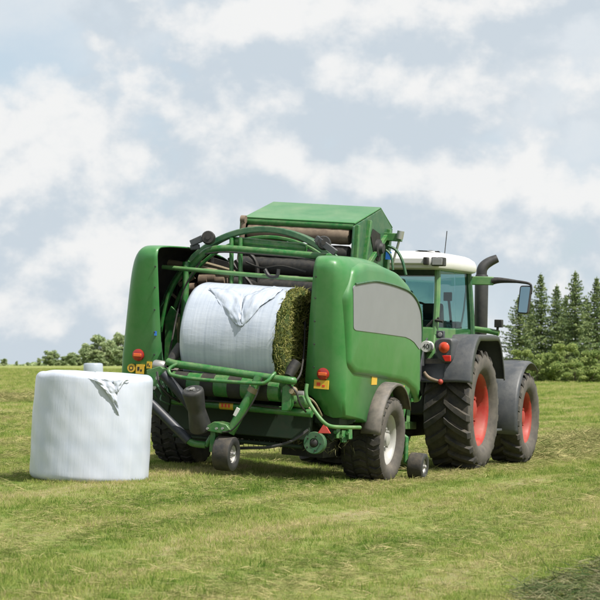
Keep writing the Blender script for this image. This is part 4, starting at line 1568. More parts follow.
# work lamp on the green shelf, speed disc
b = MB()
p = tv(440.5, 334.5, -0.72)
b.box((p[0] - 0.052, p[1] - 0.03, p[2] - 0.05), (p[0] + 0.052, p[1] + 0.04, p[2] + 0.05))
b.box((p[0] - 0.015, p[1], p[2] - 0.12), (p[0] + 0.015, p[1] + 0.02, p[2] - 0.045))
lm = b.build('plate_lamp', M['fender'], TR, bevel=0.012)
b = MB()
b.lathe((p[0], p[1] - 0.028, p[2]), (0, -1, 0), [(0, 0.032), (0.008, 0.028), (0.01, 0.004)], 16)
b.build('lens', M['lampglass'], lm)
b = MB()
p = tv(426, 346.5, -0.70)
b.lathe((p[0], p[1] + 0.12, p[2]), (0, -1, 0), [(0, 0.076), (0.12, 0.076), (0.124, 0.071)], 30)
ds = b.build('speed_disc', M['white'], TR)
fc = bpy.data.curves.new('speed_number', 'FONT')
fc.body = '40'
fc.size = 0.092
fc.align_x, fc.align_y = 'CENTER', 'CENTER'
fc.extrude = 0.001
fo = bpy.data.objects.new('speed_number', fc)
COL.objects.link(fo)
dg = bpy.context.evaluated_depsgraph_get()
fm = bpy.data.meshes.new_from_object(fo.evaluated_get(dg))
bpy.data.objects.remove(fo)
fm.materials.clear()
fm.materials.append(M['ink'])
fo = bpy.data.objects.new('speed_number', fm)
COL.objects.link(fo)
fo.parent = ds
fo.location = (p[0], p[1] - 0.0065, p[2])
fo.rotation_euler = (PI / 2, 0, 0)
# tan lever with a red ball, lower links
b = MB()
b.tube([tv(424, 372, -0.95), tv(429, 378, -0.95), tv(439, 381.5, -0.95)], [0.02, 0.026, 0.02], 10, 4)
lv = b.build('hitch_hook', M['rust'], TR)
b = MB()
c = tv(440.5, 381.8, -0.97)
b.lathe(c - np.array([0.035, 0, 0]), (1, 0, 0), [(0, 0.004), (0.006, 0.02), (0.02, 0.034), (0.035, 0.038), (0.05, 0.034), (0.064, 0.02), (0.07, 0.004)], 14)
b.build('knob', M['red'], lv)
for s in (-1, 1):
    b = MB()
    b.bar((s * 0.38, -0.3, 0.6), (s * 0.45, -1.1, 0.62), 0.06, 0.10)
    b.bar((s * 0.40, -0.55, 1.25), (s * 0.43, -0.75, 0.65), 0.05, 0.05)
    b.build('lower_link', M['tgreen'], TR, bevel=0.008)

# engine hood and front
b = MB()
sec = [(-0.42, 1.0), (-0.44, 1.55), (-0.36, 1.76), (0.0, 1.82), (0.36, 1.76), (0.44, 1.55), (0.42, 1.0)]
rows = []
for v, k, dz in ((1.25, 1.0, 0.06), (2.2, 0.97, 0.02), (3.1, 0.92, -0.06), (3.45, 0.86, -0.13), (3.55, 0.7, -0.28)):
    rows.append([(u * k, v, z + dz * (z > 1.2)) for u, z in sec])
b.grid(rows)
n = len(sec)
b.f.append(tuple(range(n))); b.m.append(0)
b.f.append(tuple(len(rows) * n - 1 - k for k in range(n))); b.m.append(0)
b.build('bonnet', M['tgreen'], TR, angle=30, fix=True)
b = MB()
b.box((-0.34, 1.2, 0.55), (0.34, 3.4, 1.02))
b.box((-0.85, WB - 0.1, FRR - 0.1), (0.85, WB + 0.1, FRR + 0.1))
b.box((-0.90, -0.1, RRR - 0.12), (0.90, 0.1, RRR + 0.12))
b.box((0.36, 0.86, 0.55), (0.92, 1.66, 1.10))
b.box((-0.92, 0.86, 0.55), (-0.36, 1.66, 1.10))
b.build('engine_frame', M['liner'], TR, bevel=0.03)
b = MB()
for k in range(3):
    b.box((0.80, 1.0, 0.50 + 0.22 * k), (1.12 - 0.06 * k, 1.5, 0.53 + 0.22 * k))
b.build('step', M['fender'], TR, bevel=0.006)

# front mudguards
for sd in (1, -1):
    b = MB()
    rows = []
    for a in np.linspace(-0.34, 2.15, 26):
        Rm = 0.79
        v, z = WB - Rm * math.cos(a), FRR + 0.03 + Rm * math.sin(a)
        v1, z1 = WB - (Rm - 0.03) * math.cos(a), FRR + 0.03 + (Rm - 0.03) * math.sin(a)
        rows.append([(sd * 0.68, v1, z1), (sd * 0.72, v, z), (sd * 0.96, v, z + 0.012), (sd * 1.20, v, z), (sd * 1.25, v1, z1)])
    b.grid(rows)
    g = b.build('front_mudguard', M['fender'], TR, solid=0.012, angle=60, fix=True)
    b = MB()
    b.box((sd * 0.97 - 0.13, WB - 0.08, FRR + 0.833), (sd * 0.97 + 0.13, WB - 0.045, FRR + 0.845))
    b.build('slot', M['liner'], g)

# cab: pillars, panes, roof
CB, CT = 1.92, 2.70                        # sill and top of the glass
RP = (0.70, -0.50)                         # rear pillar foot (u, v)
FP = (0.72, 1.25)
CABN = MB()
CABN.box((-0.70, -0.50, CB - 0.04), (0.70, 1.24, CB))
cab = CABN.build('cab', M['tgreen'], TR, bevel=0.006)


def pillar(p0, p1, w, t, nm, m):
    b = MB()
    b.tube([p0, (np.array(p0) + np.array(p1)) / 2 + np.array([0.012 * np.sign(p0[0]), 0, 0]), p1], w, 8, 4)
    return b.build(nm, m, cab)


for s in (-1, 1):
    pillar((s * 0.70, -0.48, CB - 0.1), (s * 0.68, -0.34, CT + 0.04), 0.042, 0.1, 'pillar', M['tgreen'])
    pillar((s * 0.72, 1.28, CB - 0.3), (s * 0.69, 1.10, CT + 0.04), 0.05, 0.1, 'pillar', M['ringgreen'])
    b = MB()                                  # side panes, fore and aft of the door line
    b.prism([(s * 0.722, -0.44, CB), (s * 0.722, 0.40, CB), (s * 0.70, 0.38, CT), (s * 0.70, -0.32, CT)], (s * 0.005, 0, 0))
    b.build('pane', M['glass'], cab, fix=True)
    b = MB()
    b.prism([(s * 0.722, 0.44, CB - 0.25), (s * 0.722, 1.24, CB - 0.25), (s * 0.70, 1.08, CT), (s * 0.70, 0.42, CT)], (s * 0.005, 0, 0))
    b.build('pane', M['glass'], cab, fix=True)
b = MB()
b.prism([(-0.66, -0.475, CB), (0.66, -0.475, CB), (0.64, -0.345, CT), (-0.64, -0.345, CT)], (0, 0.005, 0))
b.build('rear_pane', M['glass'], cab, fix=True)
b = MB()
b.prism([(-0.67, 1.30, CB - 0.1), (0.67, 1.30, CB - 0.1), (0.65, 1.12, CT), (-0.65, 1.12, CT)], (0, 0.005, 0))
b.build('windscreen', M['glass'], cab, fix=True)
# roof
b = MB()
base = [(-0.78, -0.62), (-0.84, -0.2), (-0.84, 1.05), (-0.70, 1.38), (0.70, 1.38), (0.84, 1.05), (0.84, -0.2), (0.78, -0.62)]
base = resample(round_poly(base, 0.10, 4), 0.2)
rows = []
for z, d in ((CT - 0.01, 0.06), (CT + 0.005, 0.015), (CT + 0.03, 0.0), (CT + 0.12, 0.0), (CT + 0.17, 0.03), (CT + 0.215, 0.10), (CT + 0.24, 0.25), (CT + 0.25, 0.42)):
    pl = inset(base, d)
    rows.append([(p[0], p[1], z - 0.05 * max(0, p[1] - 0.7) * (z > CT + 0.1)) for p in pl])
b.grid(rows, 0, True)
n = len(base)
b.f.append(tuple((len(rows) - 1) * n + k for k in range(n))); b.m.append(0)
b.f.append(tuple(range(n - 1, -1, -1))); b.m.append(0)
roof = b.build('roof', M['white'], cab, angle=40, fix=True)
b = MB()
p = tv(407, 258, -0.66)
b.box((-0.42, -0.665, CT + 0.055), (p[0] + 0.28, -0.62, CT + 0.14))
b.build('roof_vent', M['white'], cab, bevel=0.015)
b = MB()
p = tv(439, 262, -0.66)
b.box((p[0] - 0.085, -0.74, p[2] - 0.055), (p[0] + 0.085, -0.60, p[2] + 0.06))
wl_ = b.build('work_lamp', M['black'], cab, bevel=0.012)
b = MB()
b.box((p[0] - 0.07, -0.746, p[2] - 0.042), (p[0] + 0.07, -0.735, p[2] + 0.045))
b.build('work_lamp_lens', M['lampglass'], cab, bevel=0.004)
b = MB()
p = tv(426, 261, -0.66)
b.box((p[0] - 0.03, -0.70, p[2] - 0.05), (p[0] + 0.03, -0.60, p[2] + 0.05))
b.build('socket_box', M['black'], cab, bevel=0.01)
b = MB()
b.tube([tv(444.5, 255, -0.1), tv(447, 231, -0.1)], 0.006, 6)
b.build('aerial', M['black'], cab)
b = MB()
b.tube([tv(421, 253.5, 0.2), tv(430, 251.2, 0.2), tv(438, 253, 0.2)], 0.015, 8, 5)
b.build('roof_hatch', M['black'], cab)
# inside: seat, wheel, console, far pillar things
b = MB()
b.box((-0.25, 0.05, 1.65), (0.25, 0.52, 1.95))
b.prism([(-0.24, 0.02, 1.9), (-0.24, 0.12, 1.9), (-0.24, 0.02, 2.42), (-0.24, -0.06, 2.42)], (0.48, 0, 0))
b.box((-0.13, -0.06, 2.44), (0.13, 0.02, 2.58))
b.build('driver_seat', M['seat'], cab, bevel=0.03, fix=True)
b = MB()
ringp = [(0.2 * math.cos(a), 0.92 + 0.08 * math.sin(a), 2.1 + 0.18 * math.sin(a)) for a in np.linspace(0, 2 * PI, 25)]
b.tube(ringp, 0.017, 8)
b.cone((0, 1.15, 1.7), (0, 0.92, 2.1), 0.04, None, 10)
b.build('steering_wheel', M['black'], cab)
b = MB()
b.box((0.36, 0.0, 1.75), (0.56, 0.55, 2.02))
b.bar((0.55, 0.8, 2.0), (0.52, 0.75, 2.35), 0.03, 0.03)
b.box((0.46, 0.70, 2.30), (0.58, 0.73, 2.42))
b.bar((-0.2, -0.40, 2.66), (-0.2, -0.38, 2.30), 0.02, 0.02)
b.bar((0.10, -0.40, 2.66), (0.16, -0.38, 2.25), 0.02, 0.02)
b.build('console', M['black'], cab, bevel=0.008)
b = MB()
b.box((0.20, 0.62, 1.72), (0.52, 0.95, 1.98))
b.prism([(0.20, 0.60, 1.9), (0.20, 0.68, 1.9), (0.20, 0.60, 2.26), (0.20, 0.54, 2.26)], (0.30, 0, 0))
b.build('passenger_seat', M['seat'], cab, bevel=0.04, fix=True)
b = MB()
b.box((-0.55, 1.02, 1.85), (0.60, 1.20, 2.02))
b.build('dashboard', M['seat'], cab, bevel=0.03)
b = MB()
b.tube([(0.705, 0.75, CB + 0.02), (0.70, 0.9, CB + 0.25), (0.69, 1.02, CB + 0.5)], 0.012, 8)
b.tube([(0.69, 1.02, CB + 0.5), (0.69, 1.0, CB + 0.7)], 0.008, 8)
b.build('grab_rail', M['black'], cab)
b = MB()
b.tube([tv(427, 327, -0.46), tv(433, 321, -0.46), tv(439, 318, -0.46)], 0.022, 8)
b.tube([tv(435, 320, -0.5), tv(443, 321.5, -0.5)], 0.02, 8)
b.build('window_handle', M['black'], cab)
b = MB()
b.box((-0.68, -0.33, CT - 0.10), (0.68, -0.29, CT))
b.build('blind', M['seat'], cab)

# exhaust stack
b = MB()
e0 = np.array([0.66, 1.95, 1.75])
b.lathe(e0, (0, 0, 1), [(0, 0.06), (0.06, 0.07), (0.14, 0.095), (0.92, 0.098), (0.96, 0.085)], 24)
ex = b.build('exhaust_stack', M['drum'], TR)
b = MB()
b.tube([e0 + np.array(q) for q in ((0, 0, 0.9), (0.0, 0, 1.02), (0.03, 0.02, 1.09), (0.10, 0.06, 1.15), (0.20, 0.10, 1.20))], [0.078, 0.078, 0.076, 0.070, 0.058], 16, 4)
b.build('exhaust_tip', M['drum'], ex)
# mirror arm and mirror
b = MB()
b.bar((0.69, 1.20, 2.60), (1.02, 1.28, 2.60), 0.07, 0.12)
ma_ = b.build('mirror_bracket', M['tgreen'], TR, bevel=0.012)
b = MB()
b.tube([(1.0, 1.28, 2.60), (1.12, 1.28, 2.61), (1.35, 1.28, 2.595), (1.52, 1.28, 2.57), (1.56, 1.28, 2.53), (1.56, 1.28, 2.42)], [0.055, 0.04, 0.022, 0.018, 0.017, 0.016], 10, 4)
b.build('mirror_arm', M['black'], ma_)
p = np.array([1.50, 1.28, 2.34])
b = MB()
pl = round_poly([(p[0] - 0.10, p[2] + 0.20), (p[0] + 0.07, p[2] + 0.20), (p[0] + 0.04, p[2] - 0.20), (p[0] - 0.12, p[2] - 0.19)], 0.04)
b.prism([(q[0], 1.24 + (q[1] - p[2]) * 0.16, q[1]) for q in pl], (0, 0.07, 0))
mr_ = b.build('mirror', M['black'], TR, fix=True, bevel=0.012)
b = MB()
pl2 = inset(pl, 0.018)
b.prism([(q[0], 1.236 + (q[1] - p[2]) * 0.16, q[1]) for q in pl2], (0, 0.006, 0))
b.build('mirror_glass', M['mirror'], mr_, fix=True)
# side lamp on its stalk in front of the mudguard, green rail
b = MB()
b.tube([(0.70, 1.30, 1.93), (0.95, 1.32, 1.90), (1.10, 1.32, 1.87)], 0.04, 10)
rl_ = b.build('lamp_rail', M['tgreen'], TR)
b = MB()
b.tube([(1.07, 1.32, 1.86), (1.08, 1.32, 1.96)], 0.02, 8)
b.box((1.04, 1.27, 1.95), (1.15, 1.36, 2.06))
b.build('marker_lamp', M['black'], rl_, bevel=0.01)


# ------------------------------------------------------------------ scattering (grass, hay)
def scatter(name, P, rot, scl, idx, coll):
    me = bpy.data.meshes.new(name)
    me.vertices.add(len(P))
    me.vertices.foreach_set('co', np.asarray(P, np.float32).ravel())
    a = me.attributes.new('rot', 'FLOAT_VECTOR', 'POINT')
    a.data.foreach_set('vector', np.asarray(rot, np.float32).ravel())
    a = me.attributes.new('scl', 'FLOAT', 'POINT')
    a.data.foreach_set('value', np.asarray(scl, np.float32))
    a = me.attributes.new('idx', 'INT', 'POINT')
    a.data.foreach_set('value', np.asarray(idx, np.int32))
    me.update()
    o = bpy.data.objects.new(name, me)
    COL.objects.link(o)
    ng = bpy.data.node_groups.new(name + '_nodes', 'GeometryNodeTree')
    ng.interface.new_socket('Geometry', in_out='INPUT', socket_type='NodeSocketGeometry')
    ng.interface.new_socket('Geometry', in_out='OUTPUT', socket_type='NodeSocketGeometry')
    nd, lk = ng.nodes, ng.links
    gi, go = nd.new('NodeGroupInput'), nd.new('NodeGroupOutput')
    iop = nd.new('GeometryNodeInstanceOnPoints')
    ci = nd.new('GeometryNodeCollectionInfo')
    ci.inputs['Collection'].default_value = coll
    ci.inputs['Separate Children'].default_value = True
    ci.inputs['Reset Children'].default_value = True
    iop.inputs['Pick Instance'].default_value = True

    def na(nm, t):
        n = nd.new('GeometryNodeInputNamedAttribute')
        n.data_type = t
        n.inputs['Name'].default_value = nm
        return next(s for s in n.outputs if s.enabled and s.name == 'Attribute')
    e2r = nd.new('FunctionNodeEulerToRotation')
    lk.new(na('rot', 'FLOAT_VECTOR'), e2r.inputs[0])
    lk.new(gi.outputs[0], iop.inputs['Points'])
    lk.new(ci.outputs[0], iop.inputs['Instance'])
    lk.new(na('idx', 'INT'), iop.inputs['Instance Index'])
    lk.new(e2r.outputs[0], iop.inputs['Rotation'])
    lk.new(na('scl', 'FLOAT'), iop.inputs['Scale'])
    lk.new(iop.outputs[0], go.inputs[0])
    md = o.modifiers.new('scatter', 'NODES')
    md.node_group = ng
    o['kind'] = 'stuff'
    return o


def tuft_collection(name, m, n_var, blades, spread, hgt, wid, lean, flat=False, seed=1):
    coll = bpy.data.collections.new(name)
    r = np.random.default_rng(seed)
    for k in range(n_var):
        b = MB()
        for i in range(blades):
            rr, a = spread * math.sqrt(r.uniform()), r.uniform(0, 2 * PI)
            p = np.array([rr * math.cos(a), rr * math.sin(a), -0.008])
            L = hgt * r.uniform(0.45, 1.25)
            fa = r.uniform(0, 2 * PI)
            if flat:
                d = np.array([math.cos(fa), math.sin(fa), r.uniform(-0.12, 0.35)])
                p[2] = r.uniform(0, 0.05)
            else:
                le = abs(r.normal(0, lean))
                d = np.array([math.cos(fa) * le, math.sin(fa) * le, 1.0])
            d /= np.linalg.norm(d)
            q = r.uniform(0, 2 * PI)
            s = np.array([math.cos(q), math.sin(q), 0]) if not flat else np.cross(d, (r.normal(), r.normal(), 1.0))
            s = s / np.linalg.norm(s) * wid * r.uniform(0.6, 1.3)
            bend = np.array([math.cos(fa), math.sin(fa), -0.5]) * L * r.uniform(0.0, 0.35)
            b.add([p - s, p + s, p + d * L * 0.55 + s * 0.8 + bend * 0.3, p + d * L * 0.55 - s * 0.8 + bend * 0.3, p + d * L + bend], [(0, 1, 2, 3), (3, 2, 4)])
        me = b.mesh(name, m, 180)
        o = bpy.data.objects.new(name, me)
        coll.objects.link(o)
    return coll


near_t = tuft_collection('grass_tuft', M['grass'], 6, 18, 0.055, 0.050, 0.0024, 0.6, seed=2)
hay_t = tuft_collection('hay_wisp', M['hay'], 5, 14, 0.10, 0.17, 0.0032, 0, True, seed=3)
hayd_t = tuft_collection('damp_hay_wisp', M['haydark'], 5, 22, 0.08, 0.10, 0.0024, 0, True, seed=4)


def patch(x, y):
    return np.sin(x * 1.3 + 2 * np.sin(y * 0.31)) * np.sin(y * 0.55 - x * 0.4) + 0.5 * np.sin(x * 3.1 + y * 1.7)


def grass_field():
    Ps, S = [], []
    for (y0, y1, dens, sc_) in ((10.5, 22, 320, 1.0), (22, 36, 200, 1.15), (36, 60, 60, 1.5), (60, 110, 22, 2.1), (110, 200, 6.5, 3.0), (200, 420, 1.3, 4.6)):
        n = int((y1 - y0) * dens * (0.36 * (y0 + y1) / 2 + 2))
        y = rng.uniform(y0, y1, n)
        hw = 0.18 * y + 1.0
        x = rng.uniform(-1, 1, n) * hw
        keep = np.ones(n, bool)
        # the standing bale presses the grass flat
        keep &= (x - gx) ** 2 + (y - gy) ** 2 > 0.58 ** 2
        x, y = x[keep], y[keep]
        z = ground_z(x, y)
        s = sc_ * (0.85 + 0.28 * patch(x, y)) * rng.uniform(0.6, 1.3, len(x))
        Ps.append(np.stack([x, y, z], 1))
        S.append(np.clip(s, 0.35, None))
    n = 350                                        # odd taller stalks the mower missed
    y = 11 * (45 / 11) ** rng.uniform(0, 1, n)
    x = rng.uniform(-1, 1, n) * (0.18 * y + 1)
    Ps.append(np.stack([x, y, ground_z(x, y)], 1))
    S.append(rng.uniform(1.3, 1.9, n))
    # ranker grass left standing round the bale and the wheels
    def fringe(cx, cy, r0, r1, n):
        a = rng.uniform(0, 2 * PI, n)
        q = rng.uniform(r0, r1, n)
        x, y = cx + q * np.cos(a), cy + q * np.sin(a)
        Ps.append(np.stack([x, y, ground_z(x, y)], 1))
        S.append(rng.uniform(0.6, 1.35, n))
    fringe(gx, gy, 0.55, 0.72, 420)
    for fr, (u, v) in ((BF, (1.22, -0.1)), (BF, (-1.22, -0.1)), (TF, (0.95, -0.1)), (TF, (0.97, 2.55))):
        w = fr.O + np.array([u, v, 0]) @ fr.R
        fringe(w[0], w[1], 0.22, 0.5, 200)
    P, S = np.concatenate(Ps), np.concatenate(S)
    rot = np.zeros((len(P), 3))
    rot[:, 2] = rng.uniform(0, 2 * PI, len(P))
    rot[:, 0] = rng.normal(0, 0.12, len(P))
    o = scatter('grass', P, rot, S, rng.integers(0, 6, len(P)), near_t)
    tag(o, 'short stubbly mown grass covering the meadow', 'grass')
    print('grass tufts', len(P))


grass_field()


def windrow(name, p0, p1, width, height, dens, coll, m, label, sc_=1.0, seed=1):
    r = np.random.default_rng(seed)
    p0, p1 = np.array(p0, float), np.array(p1, float)
    L = float(np.linalg.norm(p1 - p0))
    d = (p1 - p0) / L
    nrm = np.array([d[1], -d[0]])
    n = int(L * width * dens)
    t = r.uniform(0, L, n)
    s = np.clip(r.normal(0, 0.27, n), -0.62, 0.62) * width
    wob = 0.12 * np.sin(t * 1.1) + 0.07 * np.sin(t * 2.9 + 1)
    X = p0[0] + d[0] * t + nrm[0] * (s + wob)
    Y = p0[1] + d[1] * t + nrm[1] * (s + wob)
    hz = height * np.exp(-(s / (0.33 * width)) ** 2) * (0.75 + 0.3 * np.sin(t * 2.3 + seed) * np.sin(t * 0.9))
    Z = ground_z(X, Y) + hz * r.uniform(0.15, 1.0, n) + 0.01
    rot = np.stack([r.normal(0, 0.25, n), r.normal(0, 0.25, n), r.uniform(0, 2 * PI, n)], 1)
    o = scatter(name, np.stack([X, Y, Z], 1), rot, sc_ * r.uniform(0.7, 1.35, n), r.integers(0, 5, n), coll)
    tag(o, label, 'hay', None, 'stuff')


hd = np.array([math.sin(math.radians(20)), math.cos(math.radians(20))])
windrow('hay_windrow', np.array([3.12, 14.6]) - hd * 4.5, np.array([3.12, 14.6]) + hd * 10, 2.1, 0.07, 560, hayd_t, M['haydark'], 'dark damp swath of cut grass in the bottom right foreground', 1.0, 1)
tf = TF.O[:2] + TF.R[1][:2] * 4.2
windrow('hay_windrow', tf, tf + hd * 45, 2.3, 0.16, 150, hay_t, M['hay'], 'pale windrow of cut grass lying ahead of the tractor', 1.15, 2)
windrow('hay_windrow', np.array([-10.3, 73.0]) - hd * 6, np.array([-10.3, 73.0]) + hd * 35, 3.0, 0.22, 95, hay_t, M['hay'], 'thin windrow crossing the meadow beyond the standing bale', 1.3, 3)


# clippings strewn in bands along the mowing direction
def litter():
    n = 26000
    y = 10.5 * (60 / 10.5) ** rng.uniform(0, 1, n)
    x = rng.uniform(-1, 1, n) * (0.18 * y + 1)
    c = x * math.cos(math.radians(20)) - y * math.sin(math.radians(20))        # distance across the rows
    w = 0.5 + 0.5 * np.sin(c * 2.1 + 0.6 * np.sin(y * 0.3)) + 0.35 * np.sin(c * 5.3 + y * 0.2)
    keep = (rng.uniform(0, 1.6, n) < w) & ((x - gx) ** 2 + (y - gy) ** 2 > 0.6 ** 2)
    x, y = x[keep], y[keep]
    P = np.stack([x, y, ground_z(x, y) + 0.012], 1)
    rot = np.stack([rng.normal(0, 0.15, len(x)), rng.normal(0, 0.15, len(x)), rng.uniform(0, 2 * PI, len(x))], 1)
    o = scatter('clippings', P, rot, rng.uniform(0.35, 0.75, len(x)) * np.clip(y / 24, 0.8, 2), rng.integers(0, 5, len(x)), hay_t)
    tag(o, 'dry clippings strewn over the mown grass in bands', 'clippings', None, 'stuff')


litter()


# ------------------------------------------------------------------ trees
def leaf_quads(b, P, D, size, r, up=0.0):
    for p, d in zip(P, D):
        n = np.array([r.normal(), r.normal(), r.normal() + up])
        n /= np.linalg.norm(n)
        t = np.cross(n, d if d is not None else r.normal(0, 1, 3))
        l = np.linalg.norm(t)
        if l < 1e-3:
            continue
        t /= l
        w = np.cross(n, t)
        s = size * r.uniform(0.6, 1.4)
        b.add([p - t * s * 0.5, p + w * s * 0.28, p + t * s * 0.5, p - w * s * 0.28], [(0, 1, 2, 3)])


def spruce_mesh(seed, H, base_r, bare=0.04):
    r = np.random.default_rng(seed)
    tk = MB()
    tk.tube([(0, 0, -0.2), (0.02, 0, H * 0.5), (0, 0, H * 0.98)], [0.16, 0.09, 0.012], 8)
    cr = MB()
    z = H * bare + 0.3
    while z < H * 0.99:
        f = 1 - z / H
        L = base_r * (f ** 0.8) * r.uniform(0.8, 1.15) + 0.08
        nb = int(6 + 5 * f) + int(r.integers(0, 2))
        a0 = r.uniform(0, 2 * PI)
        for k in range(nb):
            a = a0 + 2 * PI * k / nb + r.normal(0, 0.2)
            l = L * r.uniform(0.5, 1.35)
            nseg = max(2, int(l / 0.17))
            droop = r.uniform(0.15, 0.5) * (0.4 + f)
            for j in range(nseg):
                t = (j + r.uniform(0.2, 1)) / nseg
                c = np.array([math.cos(a) * l * t, math.sin(a) * l * t, z - droop * l * t + 0.32 * l * t * t])
                d = np.array([math.cos(a), math.sin(a), -0.15])
                side = np.array([-math.sin(a), math.cos(a), 0])
                for q in range(6):
                    off = side * r.normal(0, 0.16 * (1.15 - 0.5 * t)) * min(1, l) + np.array([0, 0, -abs(r.normal(0, 0.07))])
                    leaf_quads(cr, [c + off], [d + side * r.normal(0, 0.6)], 0.23, r, 1.1)
        z += 0.20 + 0.22 * f * r.uniform(0.7, 1.3)
    for j in range(8):
        leaf_quads(cr, [np.array([0, 0, H * (0.94 + 0.01 * j)])], [np.array([r.normal(), r.normal(), 2.0])], 0.22, r)
    return tk.mesh('trunk', M['bark']), cr.mesh('crown', M['spruce'], 180)


def leafy_mesh(seed, H, W, m, leaf, n, trunk_h=0.25, clumps=16, gap=0.55):
    r = np.random.default_rng(seed)
    tk, cr = MB(), MB()
    tk.tube([(0, 0, -0.2), (0.03 * W, 0, H * 0.35), (0, 0, H * 0.7)], [0.03 * H * 0.5, 0.02 * H * 0.5, 0.01], 8)
    cs = []
    for k in range(clumps):
        zz = r.uniform(trunk_h, 0.94)
        wz = math.sin(PI * min(1, max(0.12, (zz - trunk_h * 0.6) / (1.05 - trunk_h * 0.6)))) ** 0.7
        a = r.uniform(0, 2 * PI)
        rr = W * 0.5 * wz * math.sqrt(r.uniform(0.05, 1)) * 0.82
        c = np.array([rr * math.cos(a), rr * math.sin(a), H * zz])
        cs.append((c, H * r.uniform(0.07, 0.15)))
        tk.tube([(0, 0, H * zz * 0.45), c * np.array([0.5, 0.5, 0.85]), c], [0.012 * H * 0.5, 0.008 * H * 0.4, 0.01], 5)
    for k in range(n):
        c, s = cs[int(r.integers(0, clumps))]
        v = r.normal(0, 1, 3)
        v /= np.linalg.norm(v)
        p = c + v * s * (r.uniform(0.25, 1.15) ** 0.6) * np.array([1.15, 1.15, 0.85])
        if p[2] < 0.02:
            continue
        leaf_quads(cr, [p], [r.normal(0, 1, 3)], leaf, r, 0.6)
    return tk.mesh('trunk', M['bark']), cr.mesh('crown', m, 180)


def plant(name, meshes, loc, sx, sz, rot, label, cat, group):
    t = empty(name)
    t.location = (loc[0], loc[1], float(ground_z(*loc)))
    t.rotation_euler = (0, 0, rot)
    t.scale = (sx, sx, sz)
    tag(t, label, cat, group)
    for nm, me in zip(('trunk', 'crown'), meshes):
        o = bpy.data.objects.new(nm, me)
        COL.objects.link(o)
        o.parent = t
    return t


def px_to_ground(px, D):
    return ((px - 300) / FPX * D, D)


SP = [spruce_mesh(40 + k, 11.0, (2.7, 3.3, 2.95)[k]) for k in range(3)]
spr = [(541, 274, 238, 'slim pointed spruce just right of the tractor mirror', 0), (557, 285, 246, 'shorter spruce between the two tall pointed ones', 1),
       (575.5, 271, 236, 'tallest pointed spruce rising above the green bushes', 2), (597, 277, 240, 'rightmost spruce cut by the edge of the picture', 1),
       (566, 296, 256, 'small dark spruce partly hidden behind the tall one', 0), (530, 300, 258, 'low dark spruce seen under the tractor mirror', 2), (587, 298, 260, 'low spruce filling the gap beside the rightmost one', 0)]
for i, (px, ytop, D, lab, k) in enumerate(spr):
    x, y = px_to_ground(px, D)
    zt = CAMH + (HZ - ytop) / FPX * D
    s = (zt - float(ground_z(x, y))) / 11.0
    plant('spruce_tree', SP[k], (x, y), s * (1.0 if i < 4 else 1.1), s, 1.7 * i, lab, 'tree', 'spruces at the edge of the meadow')
x, y = px_to_ground(519, 234)
zt = CAMH + (HZ - 296) / FPX * 234
plant('spruce_tree', SP[1], (x, y), 0.98, (zt - float(ground_z(x, y))) / 11.0, 0.4, 'broad loose spruce standing left of the others beside the mirror', 'tree', 'spruces at the edge of the meadow')
BS = [leafy_mesh(70 + k, 3.4, 4.2, M['leaf'], 0.20, 7000, 0.04, 20) for k in range(3)]
for i, (px, ytop, D, k, lab) in enumerate([(509, 356, 225, 0, 'small round bush just right of the front wheel guard'), (523, 350, 226, 1, 'bush in front of the broad loose spruce'),
                                           (537, 354, 224, 2, 'low bush below the slim pointed spruce'), (551, 348, 227, 0, 'bush under the shorter spruce'),
                                           (567, 344, 223, 1, 'bright large bush in front of the spruces'), (583, 351, 225, 2, 'bush right of the bright large bush'),
                                           (597, 345, 224, 0, 'bush at the right edge of the picture'), (575, 363, 219, 1, 'small low bush at the field edge before the bright bush'), (592, 366, 219, 2, 'lowest bush at the field edge near the right side')]):
    x, y = px_to_ground(px, D)
    zt = CAMH + (HZ - ytop) / FPX * D
    s = max(0.25, (zt - float(ground_z(x, y))) / 3.4)
    plant('bush', BS[k], (x, y), s * (1.0 if s > 0.6 else 1.5), s, 2.1 * i, lab, 'bush', 'bushes along the field edge')
FT = [leafy_mesh(80 + k, 12.0, (11, 8, 14)[k], M['farleaf'], 0.85, 6500, 0.06, 38) for k in range(3)]
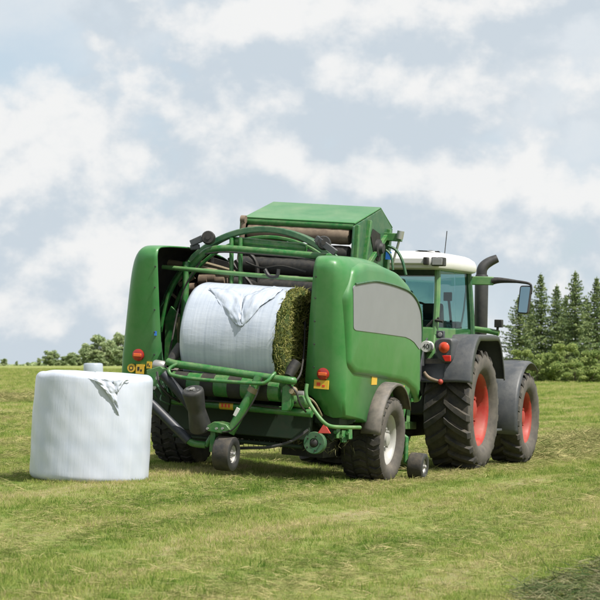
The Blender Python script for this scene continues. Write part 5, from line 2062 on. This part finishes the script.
for i, (px, ytop, D, k, wx, lab) in enumerate([(4, 358.5, 960, 1, 1.2, 'far tree at the left edge of the picture'), (17, 361, 980, 1, 0.8, 'smallest far tree second from the left edge'), (28, 362, 1000, 0, 0.9, 'low far tree between two small ones on the left'),
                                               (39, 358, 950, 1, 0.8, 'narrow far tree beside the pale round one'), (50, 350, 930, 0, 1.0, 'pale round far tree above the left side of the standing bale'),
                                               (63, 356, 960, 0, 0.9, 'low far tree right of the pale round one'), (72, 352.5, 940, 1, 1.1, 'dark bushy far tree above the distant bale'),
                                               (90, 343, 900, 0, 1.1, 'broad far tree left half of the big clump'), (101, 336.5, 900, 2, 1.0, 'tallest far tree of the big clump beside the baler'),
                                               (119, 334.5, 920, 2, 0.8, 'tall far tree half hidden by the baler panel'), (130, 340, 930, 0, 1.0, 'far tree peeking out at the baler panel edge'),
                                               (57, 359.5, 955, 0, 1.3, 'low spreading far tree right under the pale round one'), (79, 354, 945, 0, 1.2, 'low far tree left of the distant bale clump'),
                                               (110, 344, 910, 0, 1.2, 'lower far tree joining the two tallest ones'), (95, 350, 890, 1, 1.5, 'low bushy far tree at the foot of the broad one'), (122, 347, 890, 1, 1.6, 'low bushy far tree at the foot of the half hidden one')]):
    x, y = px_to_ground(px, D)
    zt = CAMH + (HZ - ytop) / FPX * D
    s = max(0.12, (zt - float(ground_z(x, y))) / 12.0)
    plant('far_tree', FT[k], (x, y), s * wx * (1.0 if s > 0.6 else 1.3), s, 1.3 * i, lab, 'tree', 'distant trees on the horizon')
# low scrub line on the horizon
b = MB()
r = np.random.default_rng(90)
for k in range(7500):
    x = r.uniform(-175, 60)
    h = 1.6 + 1.2 * math.sin(x * 0.11) + 0.8 * math.sin(x * 0.37 + 2)
    p = np.array([x, 1010 + r.uniform(-6, 6), 0.4 + max(0.4, h) * r.uniform(0, 1)])
    leaf_quads(b, [p], [r.normal(0, 1, 3)], 1.3, r, 0.5)
o = b.build('scrub', M['farleaf'], None, angle=180)
tag(o, 'low strip of scrub along the far edge of the meadow', 'scrub', None, 'stuff')
